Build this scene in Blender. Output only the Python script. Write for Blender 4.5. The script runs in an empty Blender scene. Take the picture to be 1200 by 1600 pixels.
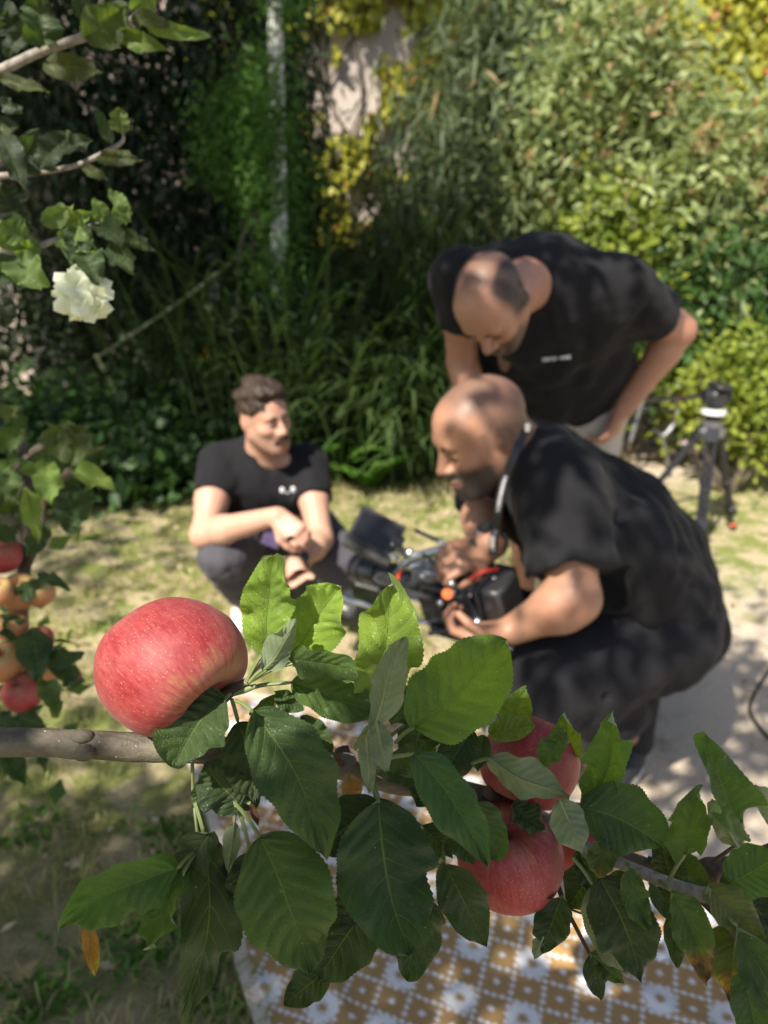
import bpy, math, random
import numpy as np
from mathutils import Vector, Matrix
R = math.radians
scene = bpy.context.scene
col = scene.collection

# ------------------------------------------------------------------ camera
F = 1220.0                      # focal length in pixels of the 1200 x 1600 photograph
H = 1.45
TH = R(20.0)
cam_d = bpy.data.cameras.new("camera")
cam = bpy.data.objects.new("camera", cam_d)
col.objects.link(cam)
cam.location = (0, 0, H)
cam.rotation_euler = (R(90) - TH, 0, 0)
cam_d.sensor_fit = 'VERTICAL'
cam_d.sensor_height = 36.0
cam_d.lens = 36.0 * F / 1600.0
cam_d.clip_start = 0.02
cam_d.clip_end = 200
cam_d.dof.use_dof = True
cam_d.dof.focus_distance = 0.475
cam_d.dof.aperture_fstop = 6.7
scene.camera = cam
scene.render.resolution_x = 768
scene.render.resolution_y = 1024

# ------------------------------------------------------------------ light
SUN_EL, SUN_AZ = R(50), R(215)          # azimuth clockwise from +Y : the sun stands behind the camera, to the left
sdir = Vector((math.sin(SUN_AZ) * math.cos(SUN_EL), math.cos(SUN_AZ) * math.cos(SUN_EL), math.sin(SUN_EL)))
world = bpy.data.worlds.new("World")
scene.world = world
world.use_nodes = True
wn = world.node_tree
wn.nodes.clear()
sky = wn.nodes.new('ShaderNodeTexSky')
sky.sky_type = 'NISHITA'
sky.sun_disc = False
sky.sun_elevation = SUN_EL
sky.sun_rotation = SUN_AZ
sky.air_density = 1.0
sky.dust_density = 1.6
bgn = wn.nodes.new('ShaderNodeBackground')
bgn.inputs[1].default_value = 0.085
wo = wn.nodes.new('ShaderNodeOutputWorld')
wn.links.new(sky.outputs[0], bgn.inputs[0])
wn.links.new(bgn.outputs[0], wo.inputs[0])
sun_d = bpy.data.lights.new("sun", 'SUN')
sun_d.energy = 5.0
sun_d.angle = R(0.55)
sun_d.color = (1.0, 0.93, 0.82)
sun = bpy.data.objects.new("sun", sun_d)
col.objects.link(sun)
sun.rotation_euler = sdir.to_track_quat('Z', 'Y').to_euler()
scene.view_settings.view_transform = 'Standard'
scene.view_settings.look = 'None'
scene.view_settings.exposure = 0.80
scene.view_settings.gamma = 1.0

# ------------------------------------------------------------------ helpers
cF = np.array((0, math.cos(TH), -math.sin(TH)))
cU = np.array((0, math.sin(TH), math.cos(TH)))
cR = np.array((1.0, 0, 0))
cC = np.array((0, 0, H))
def P(px, py, d):
    return cC + d * ((px - 600) / F * cR - (py - 800) / F * cU + cF)
def G(px, py, z=0.0):
    v = (px - 600) / F * cR - (py - 800) / F * cU + cF
    t = (z - H) / v[2]
    return cC + t * v
def nrm(v):
    v = np.asarray(v, float)
    return v / (np.linalg.norm(v) + 1e-12)

def tag(o, label=None, cat=None, group=None, kind=None):
    if label: o['label'] = label
    if cat: o['category'] = cat
    if group: o['group'] = group
    if kind: o['kind'] = kind
    return o
def empty(name, loc=(0, 0, 0), label=None, cat=None, group=None):
    o = bpy.data.objects.new(name, None)
    o.empty_display_size = 0.05
    col.objects.link(o)
    o.location = tuple(float(c) for c in loc)
    tag(o, label, cat, group)
    return o
def mesh_obj(name, verts, faces, mat, parent=None, smooth=True, uv=None, attrs=None, matidx=None):
    """verts in WORLD space; when parent is an Empty (unrotated) they are shifted into its space."""
    verts = np.asarray(verts, dtype=np.float64).reshape(-1, 3)
    o_loc = np.zeros(3)
    if parent is not None:
        p = parent
        while p is not None:
            o_loc = o_loc + np.array(p.location)
            p = p.parent
        verts = verts - o_loc
    me = bpy.data.meshes.new(name)
    if isinstance(faces, np.ndarray):
        nf, k = faces.shape
        me.vertices.add(len(verts))
        me.vertices.foreach_set('co', verts.astype(np.float32).ravel())
        me.loops.add(nf * k)
        me.loops.foreach_set('vertex_index', faces.astype(np.int32).ravel())
        me.polygons.add(nf)
        me.polygons.foreach_set('loop_start', np.arange(0, nf * k, k, dtype=np.int32))
        me.polygons.foreach_set('loop_total', np.full(nf, k, dtype=np.int32))
        me.update(calc_edges=True)
    else:
        me.from_pydata([tuple(v) for v in verts], [], faces)
        me.update()
    me.polygons.foreach_set('use_smooth', np.full(len(me.polygons), bool(smooth)))
    if uv is not None:
        lay = me.uv_layers.new(name='UVMap')
        li = np.zeros(len(me.loops), dtype=np.int32)
        me.loops.foreach_get('vertex_index', li)
        lay.data.foreach_set('uv', np.asarray(uv, dtype=np.float32)[li].ravel())
    if attrs:
        for k_, a in attrs.items():
            a = np.asarray(a, dtype=np.float32)
            if a.ndim == 1:
                at = me.attributes.new(k_, 'FLOAT', 'POINT'); at.data.foreach_set('value', a)
            else:
                at = me.attributes.new(k_, 'FLOAT_COLOR', 'POINT')
                if a.shape[1] == 3: a = np.hstack([a, np.ones((len(a), 1), np.float32)])
                at.data.foreach_set('color', a.ravel())
    mats = mat if isinstance(mat, (list, tuple)) else [mat]
    for m in mats: me.materials.append(m)
    if matidx is not None:
        me.polygons.foreach_set('material_index', np.asarray(matidx, dtype=np.int32))
    o = bpy.data.objects.new(name, me)
    col.objects.link(o)
    if parent is not None: o.parent = parent
    return o

class MB:
    """collects simple shapes into ONE mesh"""
    def __init__(s): s.v = []; s.f = []; s.n = 0
    def add(s, v, f):
        v = np.asarray(v, float); s.v.append(v)
        s.f += [tuple(i + s.n for i in q) for q in f]; s.n += len(v)
    def box(s, c, size, rot=None, bev=0.0):
        c = np.asarray(c, float); h = np.asarray(size, float) / 2
        Rm = np.eye(3) if rot is None else np.asarray(rot, float)
        b = min(bev, h.min() * 0.45)
        if b <= 0:
            v = [[sx * h[0], sy * h[1], sz * h[2]] for sz in (-1, 1) for sy in (-1, 1) for sx in (-1, 1)]
            f = [(0, 2, 3, 1), (4, 5, 7, 6), (0, 1, 5, 4), (1, 3, 7, 5), (3, 2, 6, 7), (2, 0, 4, 6)]
        else:
            v = []; f = []; idx = {}
            for sx in (-1, 1):
                for sy in (-1, 1):
                    for sz in (-1, 1):
                        for a in range(3):
                            q = [sx * (h[0] - b), sy * (h[1] - b), sz * (h[2] - b)]
                            q[a] = (sx, sy, sz)[a] * h[a]
                            idx[(sx, sy, sz, a)] = len(v); v.append(q)
            for a in range(3):
                o1, o2 = [(1, 2), (2, 0), (0, 1)][a]
                for s0 in (-1, 1):
                    ring = []
                    for (p, q) in ((-1, -1), (1, -1), (1, 1), (-1, 1)):
                        k = [0, 0, 0]; k[a] = s0; k[o1] = p; k[o2] = q
                        ring.append(idx[(k[0], k[1], k[2], a)])
                    f.append(tuple(ring if s0 > 0 else ring[::-1]))
            for a in range(3):                       # edges
                o1, o2 = [(1, 2), (2, 0), (0, 1)][a]
                for p in (-1, 1):
                    for q in (-1, 1):
                        k0 = [0, 0, 0]; k1 = [0, 0, 0]
                        k0[a] = -1; k1[a] = 1; k0[o1] = k1[o1] = p; k0[o2] = k1[o2] = q
                        ring = [idx[(*k0, o1)], idx[(*k1, o1)], idx[(*k1, o2)], idx[(*k0, o2)]]
                        f.append(tuple(ring if p * q < 0 else ring[::-1]))
            for sx in (-1, 1):
                for sy in (-1, 1):
                    for sz in (-1, 1):
                        r_ = [idx[(sx, sy, sz, a)] for a in range(3)]
                        f.append(tuple(r_ if sx * sy * sz > 0 else r_[::-1]))
        s.add(np.array(v) @ Rm.T + c, f)
    def tube(s, pts, r, n=10, cap=True):
        pts = np.asarray(pts, float); m = len(pts)
        rr = np.full(m, float(r)) if np.isscalar(r) else np.asarray(r, float)
        T = np.gradient(pts, axis=0); T /= (np.linalg.norm(T, axis=1, keepdims=True) + 1e-12)
        a = np.array((0, 0, 1.0)) if abs(T[0][2]) < 0.9 else np.array((1.0, 0, 0))
        N = nrm(np.cross(T[0], a)); V = []
        for i in range(m):
            N = nrm(N - T[i] * np.dot(N, T[i])); B = np.cross(T[i], N)
            for k in range(n):
                th = 2 * math.pi * k / n
                V.append(pts[i] + rr[i] * (math.cos(th) * N + math.sin(th) * B))
        f = [(i * n + k, i * n + (k + 1) % n, (i + 1) * n + (k + 1) % n, (i + 1) * n + k) for i in range(m - 1) for k in range(n)]
        if cap:
            f.append(tuple(range(n))[::-1]); f.append(tuple((m - 1) * n + k for k in range(n)))
        s.add(V, f)
    def ball(s, c, r, rot=None, n=12):
        r = np.ones(3) * r if np.isscalar(r) else np.asarray(r, float)
        Rm = np.eye(3) if rot is None else np.asarray(rot, float)
        V = []; f = []
        for i in range(n + 1):
            ph = math.pi * i / n
            for k in range(2 * n):
                th = math.pi * k / n
                V.append((math.sin(ph) * math.cos(th), math.sin(ph) * math.sin(th), math.cos(ph)))
        m = 2 * n
        for i in range(n):
            for k in range(m):
                f.append((i * m + k, (i + 1) * m + k, (i + 1) * m + (k + 1) % m, i * m + (k + 1) % m))
        s.add((np.array(V) * r) @ Rm.T + np.asarray(c, float), f)
    def cyl(s, a, b, r, n=20, r2=None):
        s.tube([a, b], [r, r if r2 is None else r2], n)
    def build(s, name, mat, parent=None, smooth=True):
        o = mesh_obj(name, np.vstack(s.v), s.f, mat, parent, smooth)
        if smooth:
            try:
                o.data.set_sharp_from_angle(angle=R(40))
            except Exception: pass
        return o

def catmull(pts, n=8):
    p = np.asarray(pts, float)
    p = np.vstack([2 * p[0] - p[1], p, 2 * p[-1] - p[-2]])
    out = []
    for i in range(1, len(p) - 2):
        for k in range(n):
            t = k / n
            out.append(0.5 * ((2 * p[i]) + (-p[i - 1] + p[i + 1]) * t + (2 * p[i - 1] - 5 * p[i] + 4 * p[i + 1] - p[i + 2]) * t * t
                              + (-p[i - 1] + 3 * p[i] - 3 * p[i + 1] + p[i + 2]) * t ** 3))
    out.append(p[-2])
    return np.array(out)

def fbm(p, sc, seed=0, octv=3):
    """cheap smooth pseudo noise from warped sines, roughly -1..1"""
    rs = np.random.RandomState(seed)
    x = np.asarray(p) * sc
    out = 0; amp = 1; tot = 0
    for o in range(octv):
        for _ in range(3):
            a = rs.normal(size=3); a /= np.linalg.norm(a); b = rs.normal(size=3); b /= np.linalg.norm(b)
            ph, ph2 = rs.rand(2) * 6.28
            out = out + amp * np.sin(x @ a * 2.2 + ph + 1.3 * np.sin(x @ b * 1.7 + ph2))
            tot += amp * 0.7
        x = x * 2.03; amp *= 0.5
    return out / tot

# ------------------------------------------------------------------ materials
class NT:
    def __init__(s, name):
        s.m = bpy.data.materials.new(name); s.m.use_nodes = True
        s.t = s.m.node_tree; s.t.nodes.clear()
        s.out = s.t.nodes.new('ShaderNodeOutputMaterial')
    def n(s, ty, **kw):
        nd = s.t.nodes.new(ty)
        for k, v in kw.items(): setattr(nd, k, v)
        return nd
    def l(s, a, b): s.t.links.new(a, b)
    def val(s, sock, v):
        if hasattr(v, 'links') or isinstance(v, bpy.types.NodeSocket): s.l(v, sock)
        else: sock.default_value = v
    def math(s, op, a, b=0.0, c=0.0, clamp=False):
        nd = s.n('ShaderNodeMath', operation=op, use_clamp=clamp)
        s.val(nd.inputs[0], a); s.val(nd.inputs[1], b); s.val(nd.inputs[2], c)
        return nd.outputs[0]
    def mix(s, f, a, b, mode='MIX'):
        nd = s.n('ShaderNodeMix', data_type='RGBA', blend_type=mode)
        s.val(nd.inputs[0], f)
        for i, v in ((6, a), (7, b)):
            if isinstance(v, (tuple, list)): v = (*v[:3], 1)
            s.val(nd.inputs[i], v)
        return nd.outputs[2]
    def noise(s, vec, sc, det=3, rough=0.5, dist=0.0):
        nd = s.n('ShaderNodeTexNoise')
        if vec is not None: s.l(vec, nd.inputs['Vector'])
        nd.inputs['Scale'].default_value = sc; nd.inputs['Detail'].default_value = det
        nd.inputs['Roughness'].default_value = rough; nd.inputs['Distortion'].default_value = dist
        return nd.outputs[0]
    def ramp(s, f, stops):
        nd = s.n('ShaderNodeValToRGB'); s.l(f, nd.inputs[0])
        cr = nd.color_ramp
        while len(cr.elements) < len(stops): cr.elements.new(0.5)
        for e, (p, c) in zip(cr.elements, stops):
            e.position = p; e.color = (*c[:3], 1) if not np.isscalar(c) else (c, c, c, 1)
        return nd.outputs[0]
    def smooth(s, v, a, b):
        nd = s.n('ShaderNodeMapRange', interpolation_type='SMOOTHSTEP')
        s.val(nd.inputs[0], v); nd.inputs[1].default_value = a; nd.inputs[2].default_value = b
        return nd.outputs[0]
    def vmap(s, vec, scale):
        nd = s.n('ShaderNodeMapping'); s.l(vec, nd.inputs[0]); nd.inputs['Scale'].default_value = scale
        return nd.outputs[0]
    def bump(s, h, strength, dist, normal=None):
        nd = s.n('ShaderNodeBump'); nd.inputs['Strength'].default_value = strength
        nd.inputs['Distance'].default_value = dist; s.l(h, nd.inputs['Height'])
        if normal is not None: s.l(normal, nd.inputs['Normal'])
        return nd.outputs[0]
    def pbr(s, colr, rough=0.5, spec=0.5, metal=0.0, normal=None, **kw):
        b = s.n('ShaderNodeBsdfPrincipled')
        if isinstance(colr, (tuple, list)): colr = (*colr[:3], 1)
        s.val(b.inputs['Base Color'], colr); s.val(b.inputs['Roughness'], rough)
        b.inputs['Specular IOR Level'].default_value = spec; b.inputs['Metallic'].default_value = metal
        if normal is not None: s.l(normal, b.inputs['Normal'])
        for k, v in kw.items(): s.val(b.inputs[k.replace('_', ' ')], v)
        return b.outputs[0]
    def done(s, sh):
        s.l(sh, s.out.inputs[0]); return s.m

def simple(name, c, rough=0.5, metal=0.0, nscale=40, var=0.15, bump=0.15, bdist=0.001, spec=0.5):
    t = NT(name); co = t.n('ShaderNodeTexCoord').outputs['Object']
    nz = t.noise(co, nscale, 4)
    d = tuple(max(0, x * (1 - var)) for x in c); e = tuple(min(1, x * (1 + var)) for x in c)
    c2 = t.mix(nz, d, e)
    return t.done(t.pbr(c2, t.math('ADD', rough - 0.05, t.math('MULTIPLY', nz, 0.1)), spec, metal, t.bump(nz, bump, bdist)))

def foliage_mat(name, dark, light, trans=0.35, rough=0.5, spec=0.35, odd=None):
    """per-leaf colour from the 'tint' attribute"""
    t = NT(name)
    a = t.n('ShaderNodeAttribute', attribute_name='tint').outputs['Fac']
    if odd is None:
        c = t.mix(a, dark, light)
    else:
        c = t.ramp(a, [(0, dark), (0.8, light), (0.92, light), (0.96, odd)])
    s1 = t.pbr(c, rough, spec)
    tr = t.n('ShaderNodeBsdfTranslucent')
    c2 = t.mix(1.0, c, (1.25, 1.3, 0.6), 'MULTIPLY')
    t.l(c2, tr.inputs[0])
    ms = t.n('ShaderNodeMixShader'); ms.inputs[0].default_value = trans
    t.l(s1, ms.inputs[1]); t.l(tr.outputs[0], ms.inputs[2])
    return t.done(ms.outputs[0])

M = {}
M['black_plastic'] = simple('black_plastic', (0.022, 0.022, 0.024), 0.4)
M['dark_metal'] = simple('dark_metal', (0.05, 0.05, 0.055), 0.3, 0.6)
M['grey_metal'] = simple('grey_metal', (0.20, 0.205, 0.215), 0.38, 0.5)
M['steel'] = simple('steel', (0.62, 0.64, 0.66), 0.25, 0.9)
M['red_plastic'] = simple('red_plastic', (0.6, 0.06, 0.03), 0.4)
M['orange_plastic'] = simple('orange_plastic', (0.7, 0.13, 0.03), 0.4)
M['white_plastic'] = simple('white_plastic', (0.75, 0.75, 0.74), 0.4)
M['white_print'] = simple('white_print', (0.72, 0.72, 0.74), 0.7)
M['blue_glass'] = simple('blue_glass', (0.03, 0.05, 0.09), 0.08)
M['screen'] = simple('screen', (0.012, 0.012, 0.014), 0.12)
M['rubber'] = simple('rubber', (0.03, 0.03, 0.03), 0.7)
M['stone'] = simple('stone', (0.42, 0.40, 0.37), 0.85, nscale=18, var=0.3, bump=0.5, bdist=0.004)
M['shoe_white'] = simple('shoe_white', (0.66, 0.65, 0.62), 0.6)
M['shoe_black'] = simple('shoe_black', (0.02, 0.02, 0.022), 0.6)
M['phone_case'] = simple('phone_case', (0.07, 0.045, 0.11), 0.3, nscale=60, var=0.8)
M['phone_body'] = simple('phone_body', (0.02, 0.02, 0.03), 0.15)

def cloth_mat(name, c, wv=900, fold=0.0):
    t = NT(name); co = t.n('ShaderNodeTexCoord').outputs['Object']
    n1 = t.noise(co, 9, 4, 0.6); n2 = t.noise(co, wv, 2)
    lo = tuple(x * 0.75 for x in c); hi = tuple(x * 1.2 for x in c)
    b1 = t.bump(t.noise(co, 22, 3, 0.5, 0.6), 0.5, 0.006)
    b2 = t.bump(n2, 0.35, 0.0006, b1)
    return t.done(t.pbr(t.mix(n1, lo, hi), 0.88, 0.25, 0, b2, Sheen_Weight=0.04, Sheen_Roughness=0.5))
M['tee_black'] = cloth_mat('tee_black', (0.0105, 0.0105, 0.0125))
M['trouser_charcoal'] = cloth_mat('trouser_charcoal', (0.075, 0.072, 0.084))
M['trouser_black'] = cloth_mat('trouser_black', (0.013, 0.013, 0.016))
M['shorts_beige'] = cloth_mat('shorts_beige', (0.50, 0.46, 0.39))
M['sock'] = cloth_mat('sock', (0.02, 0.02, 0.02))

def skin_mat(name, base, stub=(0.05, 0.035, 0.03)):
    t = NT(name); co = t.n('ShaderNodeTexCoord').outputs['Object']
    nz = t.noise(co, 30, 4, 0.6)
    d = (base[0] * 0.86, base[1] * 0.74, base[2] * 0.7)
    e = (min(1, base[0] * 1.08), base[1] * 1.1, base[2] * 1.1)
    c = t.mix(nz, d, e)
    c = t.mix(t.math('MULTIPLY', t.smooth(t.noise(co, 11, 3, .6), .4, .7), .35), c, (base[0] * .95, base[1] * .72, base[2] * .68))
    st = t.n('ShaderNodeAttribute', attribute_name='stubble').outputs['Fac']
    rd = t.n('ShaderNodeAttribute', attribute_name='redness').outputs['Fac']
    c = t.mix(t.math('MULTIPLY', rd, .6), c, (base[0] * 0.75, base[1] * 0.50, base[2] * 0.50))
    fine = t.noise(co, 420, 2)
    sf = t.math('MULTIPLY', st, t.math('ADD', 0.70, t.math('MULTIPLY', fine, 0.6)), clamp=True)
    c = t.mix(sf, c, stub)
    b = t.bump(t.noise(co, 260, 3), 0.25, 0.0008)
    return t.done(t.pbr(c, 0.48, 0.4, 0, b, Subsurface_Weight=0.12, Subsurface_Scale=0.008))
M['skin_fair'] = skin_mat('skin_fair', (0.60, 0.37, 0.27))
M['skin_tan'] = skin_mat('skin_tan', (0.40, 0.225, 0.145), (0.05, 0.04, 0.036))
M['skin_warm'] = skin_mat('skin_warm', (0.44, 0.245, 0.165), (0.03, 0.022, 0.02))
def hair_mat(name, a, b, sc=160):
    t = NT(name); co = t.n('ShaderNodeTexCoord').outputs['Object']
    nz = t.noise(t.vmap(co, (1, 1, 0.25)), sc, 3, 0.6)
    return t.done(t.pbr(t.mix(t.smooth(nz, 0.35, 0.65), a, b), 0.5, 0.35, 0, t.bump(nz, 0.8, 0.004)))
M['hair_brown'] = hair_mat('hair_brown', (0.012, 0.008, 0.006), (0.075, 0.048, 0.034))
M['hair_dark'] = hair_mat('hair_dark', (0.012, 0.009, 0.008), (0.05, 0.035, 0.028), 300)
M['hair_grey'] = hair_mat('hair_grey', (0.06, 0.045, 0.038), (0.15, 0.11, 0.09), 400)
M['eye_white'] = simple('eye_white', (0.36, 0.33, 0.31), 0.2)
M['eye_dark'] = simple('eye_dark', (0.02, 0.012, 0.01), 0.15)

# ------------------------------------------------------------------ ground
def ground():
    t = NT('ground_soil')
    geo = t.n('ShaderNodeNewGeometry').outputs['Position']
    sx = t.n('ShaderNodeSeparateXYZ'); t.l(geo, sx.inputs[0])
    n1 = t.noise(geo, 1.1, 5, 0.6); n2 = t.noise(geo, 7, 5, 0.62); n3 = t.noise(geo, 60, 4, 0.6); n4 = t.noise(geo, 2.6, 4, 0.6)
    dry = t.mix(n3, (0.27, 0.23, 0.12), (0.56, 0.47, 0.29))
    green = t.mix(n3, (0.11, 0.14, 0.035), (0.29, 0.31, 0.10))
    lawn = t.mix(t.smooth(n2, 0.44, 0.56), dry, green)
    lawn = t.mix(t.smooth(n4, 0.52, 0.7), lawn, t.mix(n3, (0.36, 0.29, 0.18), (0.60, 0.50, 0.36)))
    sand = t.mix(n3, (0.42, 0.35, 0.265), (0.64, 0.545, 0.43))
    sand = t.mix(t.smooth(n2, 0.5, 0.75), sand, (0.33, 0.26, 0.19))
    # sand takes over to the right and near, the lawn comes back far away
    e = t.math('ADD', sx.outputs[0], t.math('MULTIPLY', t.math('SUBTRACT', n1, 0.5), 1.3))
    m1 = t.smooth(e, 0.15, 0.5)
    m2 = t.smooth(t.math('ADD', sx.outputs[1], t.math('MULTIPLY', n2, 1.2)), 4.1, 3.0)
    mm = t.n('ShaderNodeMath', operation='MULTIPLY'); t.l(m1, mm.inputs[0]); t.l(m2, mm.inputs[1])
    far = t.math('MULTIPLY', t.smooth(t.math('ADD', sx.outputs[1], n2), 4.7, 5.3), t.smooth(e, 0.6, 1.1))
    near_shade = t.math('MULTIPLY', t.smooth(t.math('ADD', sx.outputs[1], t.math('MULTIPLY', n1, .8)), 2.5, 1.7), 0.62)  # tree shade painted into the colour of the near lawn
    lawn = t.mix(near_shade, lawn, t.mix(n3, (0.06, 0.055, 0.025), (0.20, 0.17, 0.09)))
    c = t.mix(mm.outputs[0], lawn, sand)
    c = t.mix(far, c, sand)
    hgt = t.math('ADD', t.math('MULTIPLY', n2, 0.6), t.math('MULTIPLY', n3, 0.5))
    m = t.done(t.pbr(c, 0.95, 0.1, 0, t.bump(hgt, 0.7, 0.02)))
    # one sheet with fine cells near the camera and coarse ones to the horizon
    xs = np.concatenate([[-60, -30, -15, -8], np.linspace(-4, 4, 121), [8, 15, 30, 60]])
    ys = np.concatenate([[-60, -20, -6, -2], np.linspace(0, 7, 106), [10, 20, 40, 80]])
    X, Y = np.meshgrid(xs, ys, indexing='ij')
    p = np.stack([X, Y, X * 0], -1).reshape(-1, 3)
    w = ((np.abs(p[:, 0]) < 4.1) & (p[:, 1] > -0.1) & (p[:, 1] < 7.1)).astype(float)
    p[:, 2] = w * (0.010 * fbm(p, 2.2, 3) + 0.004 * fbm(p, 11, 4)) - 0.004
    nx, ny = len(xs), len(ys)
    i, j = np.meshgrid(np.arange(nx - 1), np.arange(ny - 1), indexing='ij')
    a = (i * ny + j).ravel()
    fc = np.stack([a, a + ny, a + ny + 1, a + 1], -1)
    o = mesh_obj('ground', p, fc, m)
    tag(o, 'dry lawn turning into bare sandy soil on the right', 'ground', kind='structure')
ground()

# ------------------------------------------------------------------ patterned outdoor rug
def rug():
    # corners on the ground: far-left, far-right, near-right, near-left
    FL = np.array((-0.74, 2.30)); FR = np.array((0.30, 2.02)); NR = np.array((1.28, 0.55)); NL = np.array((0.02, 0.42))
    n, m = 420, 520
    u, v = np.meshgrid(np.linspace(0, 1, n), np.linspace(0, 1, m), indexing='ij')
    top = FL + (FR - FL) * u[..., None]; bot = NL + (NR - NL) * u[..., None]
    q = top + (bot - top) * v[..., None]
    q = q.reshape(-1, 2)
    q[:, 0] += 0.010 * np.sin(q[:, 1] * 9); q[:, 1] += 0.008 * np.sin(q[:, 0] * 8 + 1)
    a = R(-20); t = 0.062
    ux = (q[:, 0] * math.cos(a) + q[:, 1] * math.sin(a)) / t + 0.12 * np.sin(q[:, 1] * 5)
    vy = (-q[:, 0] * math.sin(a) + q[:, 1] * math.cos(a)) / t + 0.10 * np.sin(q[:, 0] * 6)
    su, sv = ux, vy
    cx = su - 2 * np.round(su / 2); cy = sv - 2 * np.round(sv / 2)      # relative to star centre, unit = tile
    ax_, ay_ = np.abs(cx), np.abs(cy)
    star = (np.maximum(ax_, ay_) < 0.40) | ((ax_ + ay_) < 0.60)
    th = np.arctan2(cy, cx); rr = np.hypot(cx, cy)
    hole = rr < 0.16 + 0.06 * np.cos(8 * th)
    white = star & ~hole
    dx = su - np.round(su); dy = sv - np.round(sv)
    instar = (np.abs(cx) < 0.5) & (np.abs(cy) < 0.5)
    white |= ((np.abs(dx) + np.abs(dy)) < 0.13) & ~instar
    # dotted borders between tiles : chains of small diamonds
    bx = su - 0.5 - np.round(su - 0.5); by = sv - 0.5 - np.round(sv - 0.5)
    fx = sv * 4 - np.round(sv * 4); fy = su * 4 - np.round(su * 4)
    white |= (np.abs(bx) * 4.4 + np.abs(fx)) < 0.44
    white |= (np.abs(by) * 4.4 + np.abs(fy)) < 0.44
    rs = np.random.RandomState(4)
    base = np.where(white[:, None], np.array((0.74, 0.735, 0.73)), np.array((0.40, 0.245, 0.10)))
    base = base * (0.93 + 0.09 * rs.rand(len(q), 1))
    # plain hem
    U = u.ravel(); V = v.ravel()
    hem = (U < 0.028) | (V < 0.02) | (U > 0.98)
    base[hem] = (0.60, 0.53, 0.44)
    p3 = np.column_stack([q, np.zeros(len(q))])
    z = 0.016 + 0.006 * fbm(p3, 3.2, 9, 2) + 0.003 * fbm(p3, 9, 10, 2)
    # a few long wrinkles
    for (ox, oy, ang, amp, wd) in ((0.35, 1.25, -0.6, .010, .02), (0.0, 1.6, 0.5, .009, .025), (0.6, 1.0, 0.9, .008, .018), (-0.1, 1.15, -1.2, .010, .02)):
        d = (q[:, 0] - ox) * math.sin(ang) - (q[:, 1] - oy) * math.cos(ang)
        l = (q[:, 0] - ox) * math.cos(ang) + (q[:, 1] - oy) * math.sin(ang)
        z += amp * np.exp(-(d / wd) ** 2) * np.exp(-(l / 0.35) ** 2)
    z += np.where(U < 0.05, 0.008 * (1 - U / 0.05), 0)
    p3[:, 2] = z
    i, j = np.meshgrid(np.arange(n - 1), np.arange(m - 1), indexing='ij')
    k = (i * m + j).ravel()
    fc = np.stack([k, k + 1, k + m + 1, k + m], -1)
    t_ = NT('woven_rug'); att = t_.n('ShaderNodeAttribute', attribute_name='weave').outputs['Color']
    co = t_.n('ShaderNodeTexCoord').outputs['Object']
    wv = t_.n('ShaderNodeTexWave'); wv.inputs['Scale'].default_value = 130; t_.l(co, wv.inputs[0])
    mm = t_.done(t_.pbr(att, 0.75, 0.25, 0, t_.bump(wv.outputs[0], 0.5, 0.0015)))
    o = mesh_obj('outdoor_rug', p3, fc, mm, attrs={'weave': base})
    tag(o, 'ochre and white star patterned outdoor rug lying on the ground', 'rug')
rug()

# ------------------------------------------------------------------ leaf cards in bulk
def leaf_cards(c, d, nv, L, W, tint, droop=0.0, seg=1):
    """c base points (N,3), d direction, nv rough normal, L length, W width"""
    N = len(c)
    d = d / (np.linalg.norm(d, axis=1, keepdims=True) + 1e-9)
    s = np.cross(d, nv); s /= (np.linalg.norm(s, axis=1, keepdims=True) + 1e-9)
    n = np.cross(s, d)
    L = np.broadcast_to(L, (N,))[:, None]; W = np.broadcast_to(W, (N,))[:, None]
    g = np.zeros((N, 3)); g[:, 2] = -1
    a = c
    m1 = c + d * L * 0.42 + g * L * droop * 0.2
    tip = c + d * L + g * L * droop
    l = m1 + s * W * 0.5 + n * W * 0.16
    r = m1 - s * W * 0.5 + n * W * 0.16
    V = np.stack([a, l, m1, r, tip], 1).reshape(-1, 3)
    b = (np.arange(N) * 5)[:, None]
    fc = np.concatenate([b + np.array([[0, 2, 1]]), b + np.array([[0, 3, 2]]), b + np.array([[1, 2, 4]]), b + np.array([[2, 3, 4]])], 0)
    return V, fc, np.repeat(tint, 5)

def rnd_dirs(rs, n):
    v = rs.normal(size=(n, 3)); return v / np.linalg.norm(v, axis=1, keepdims=True)

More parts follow.
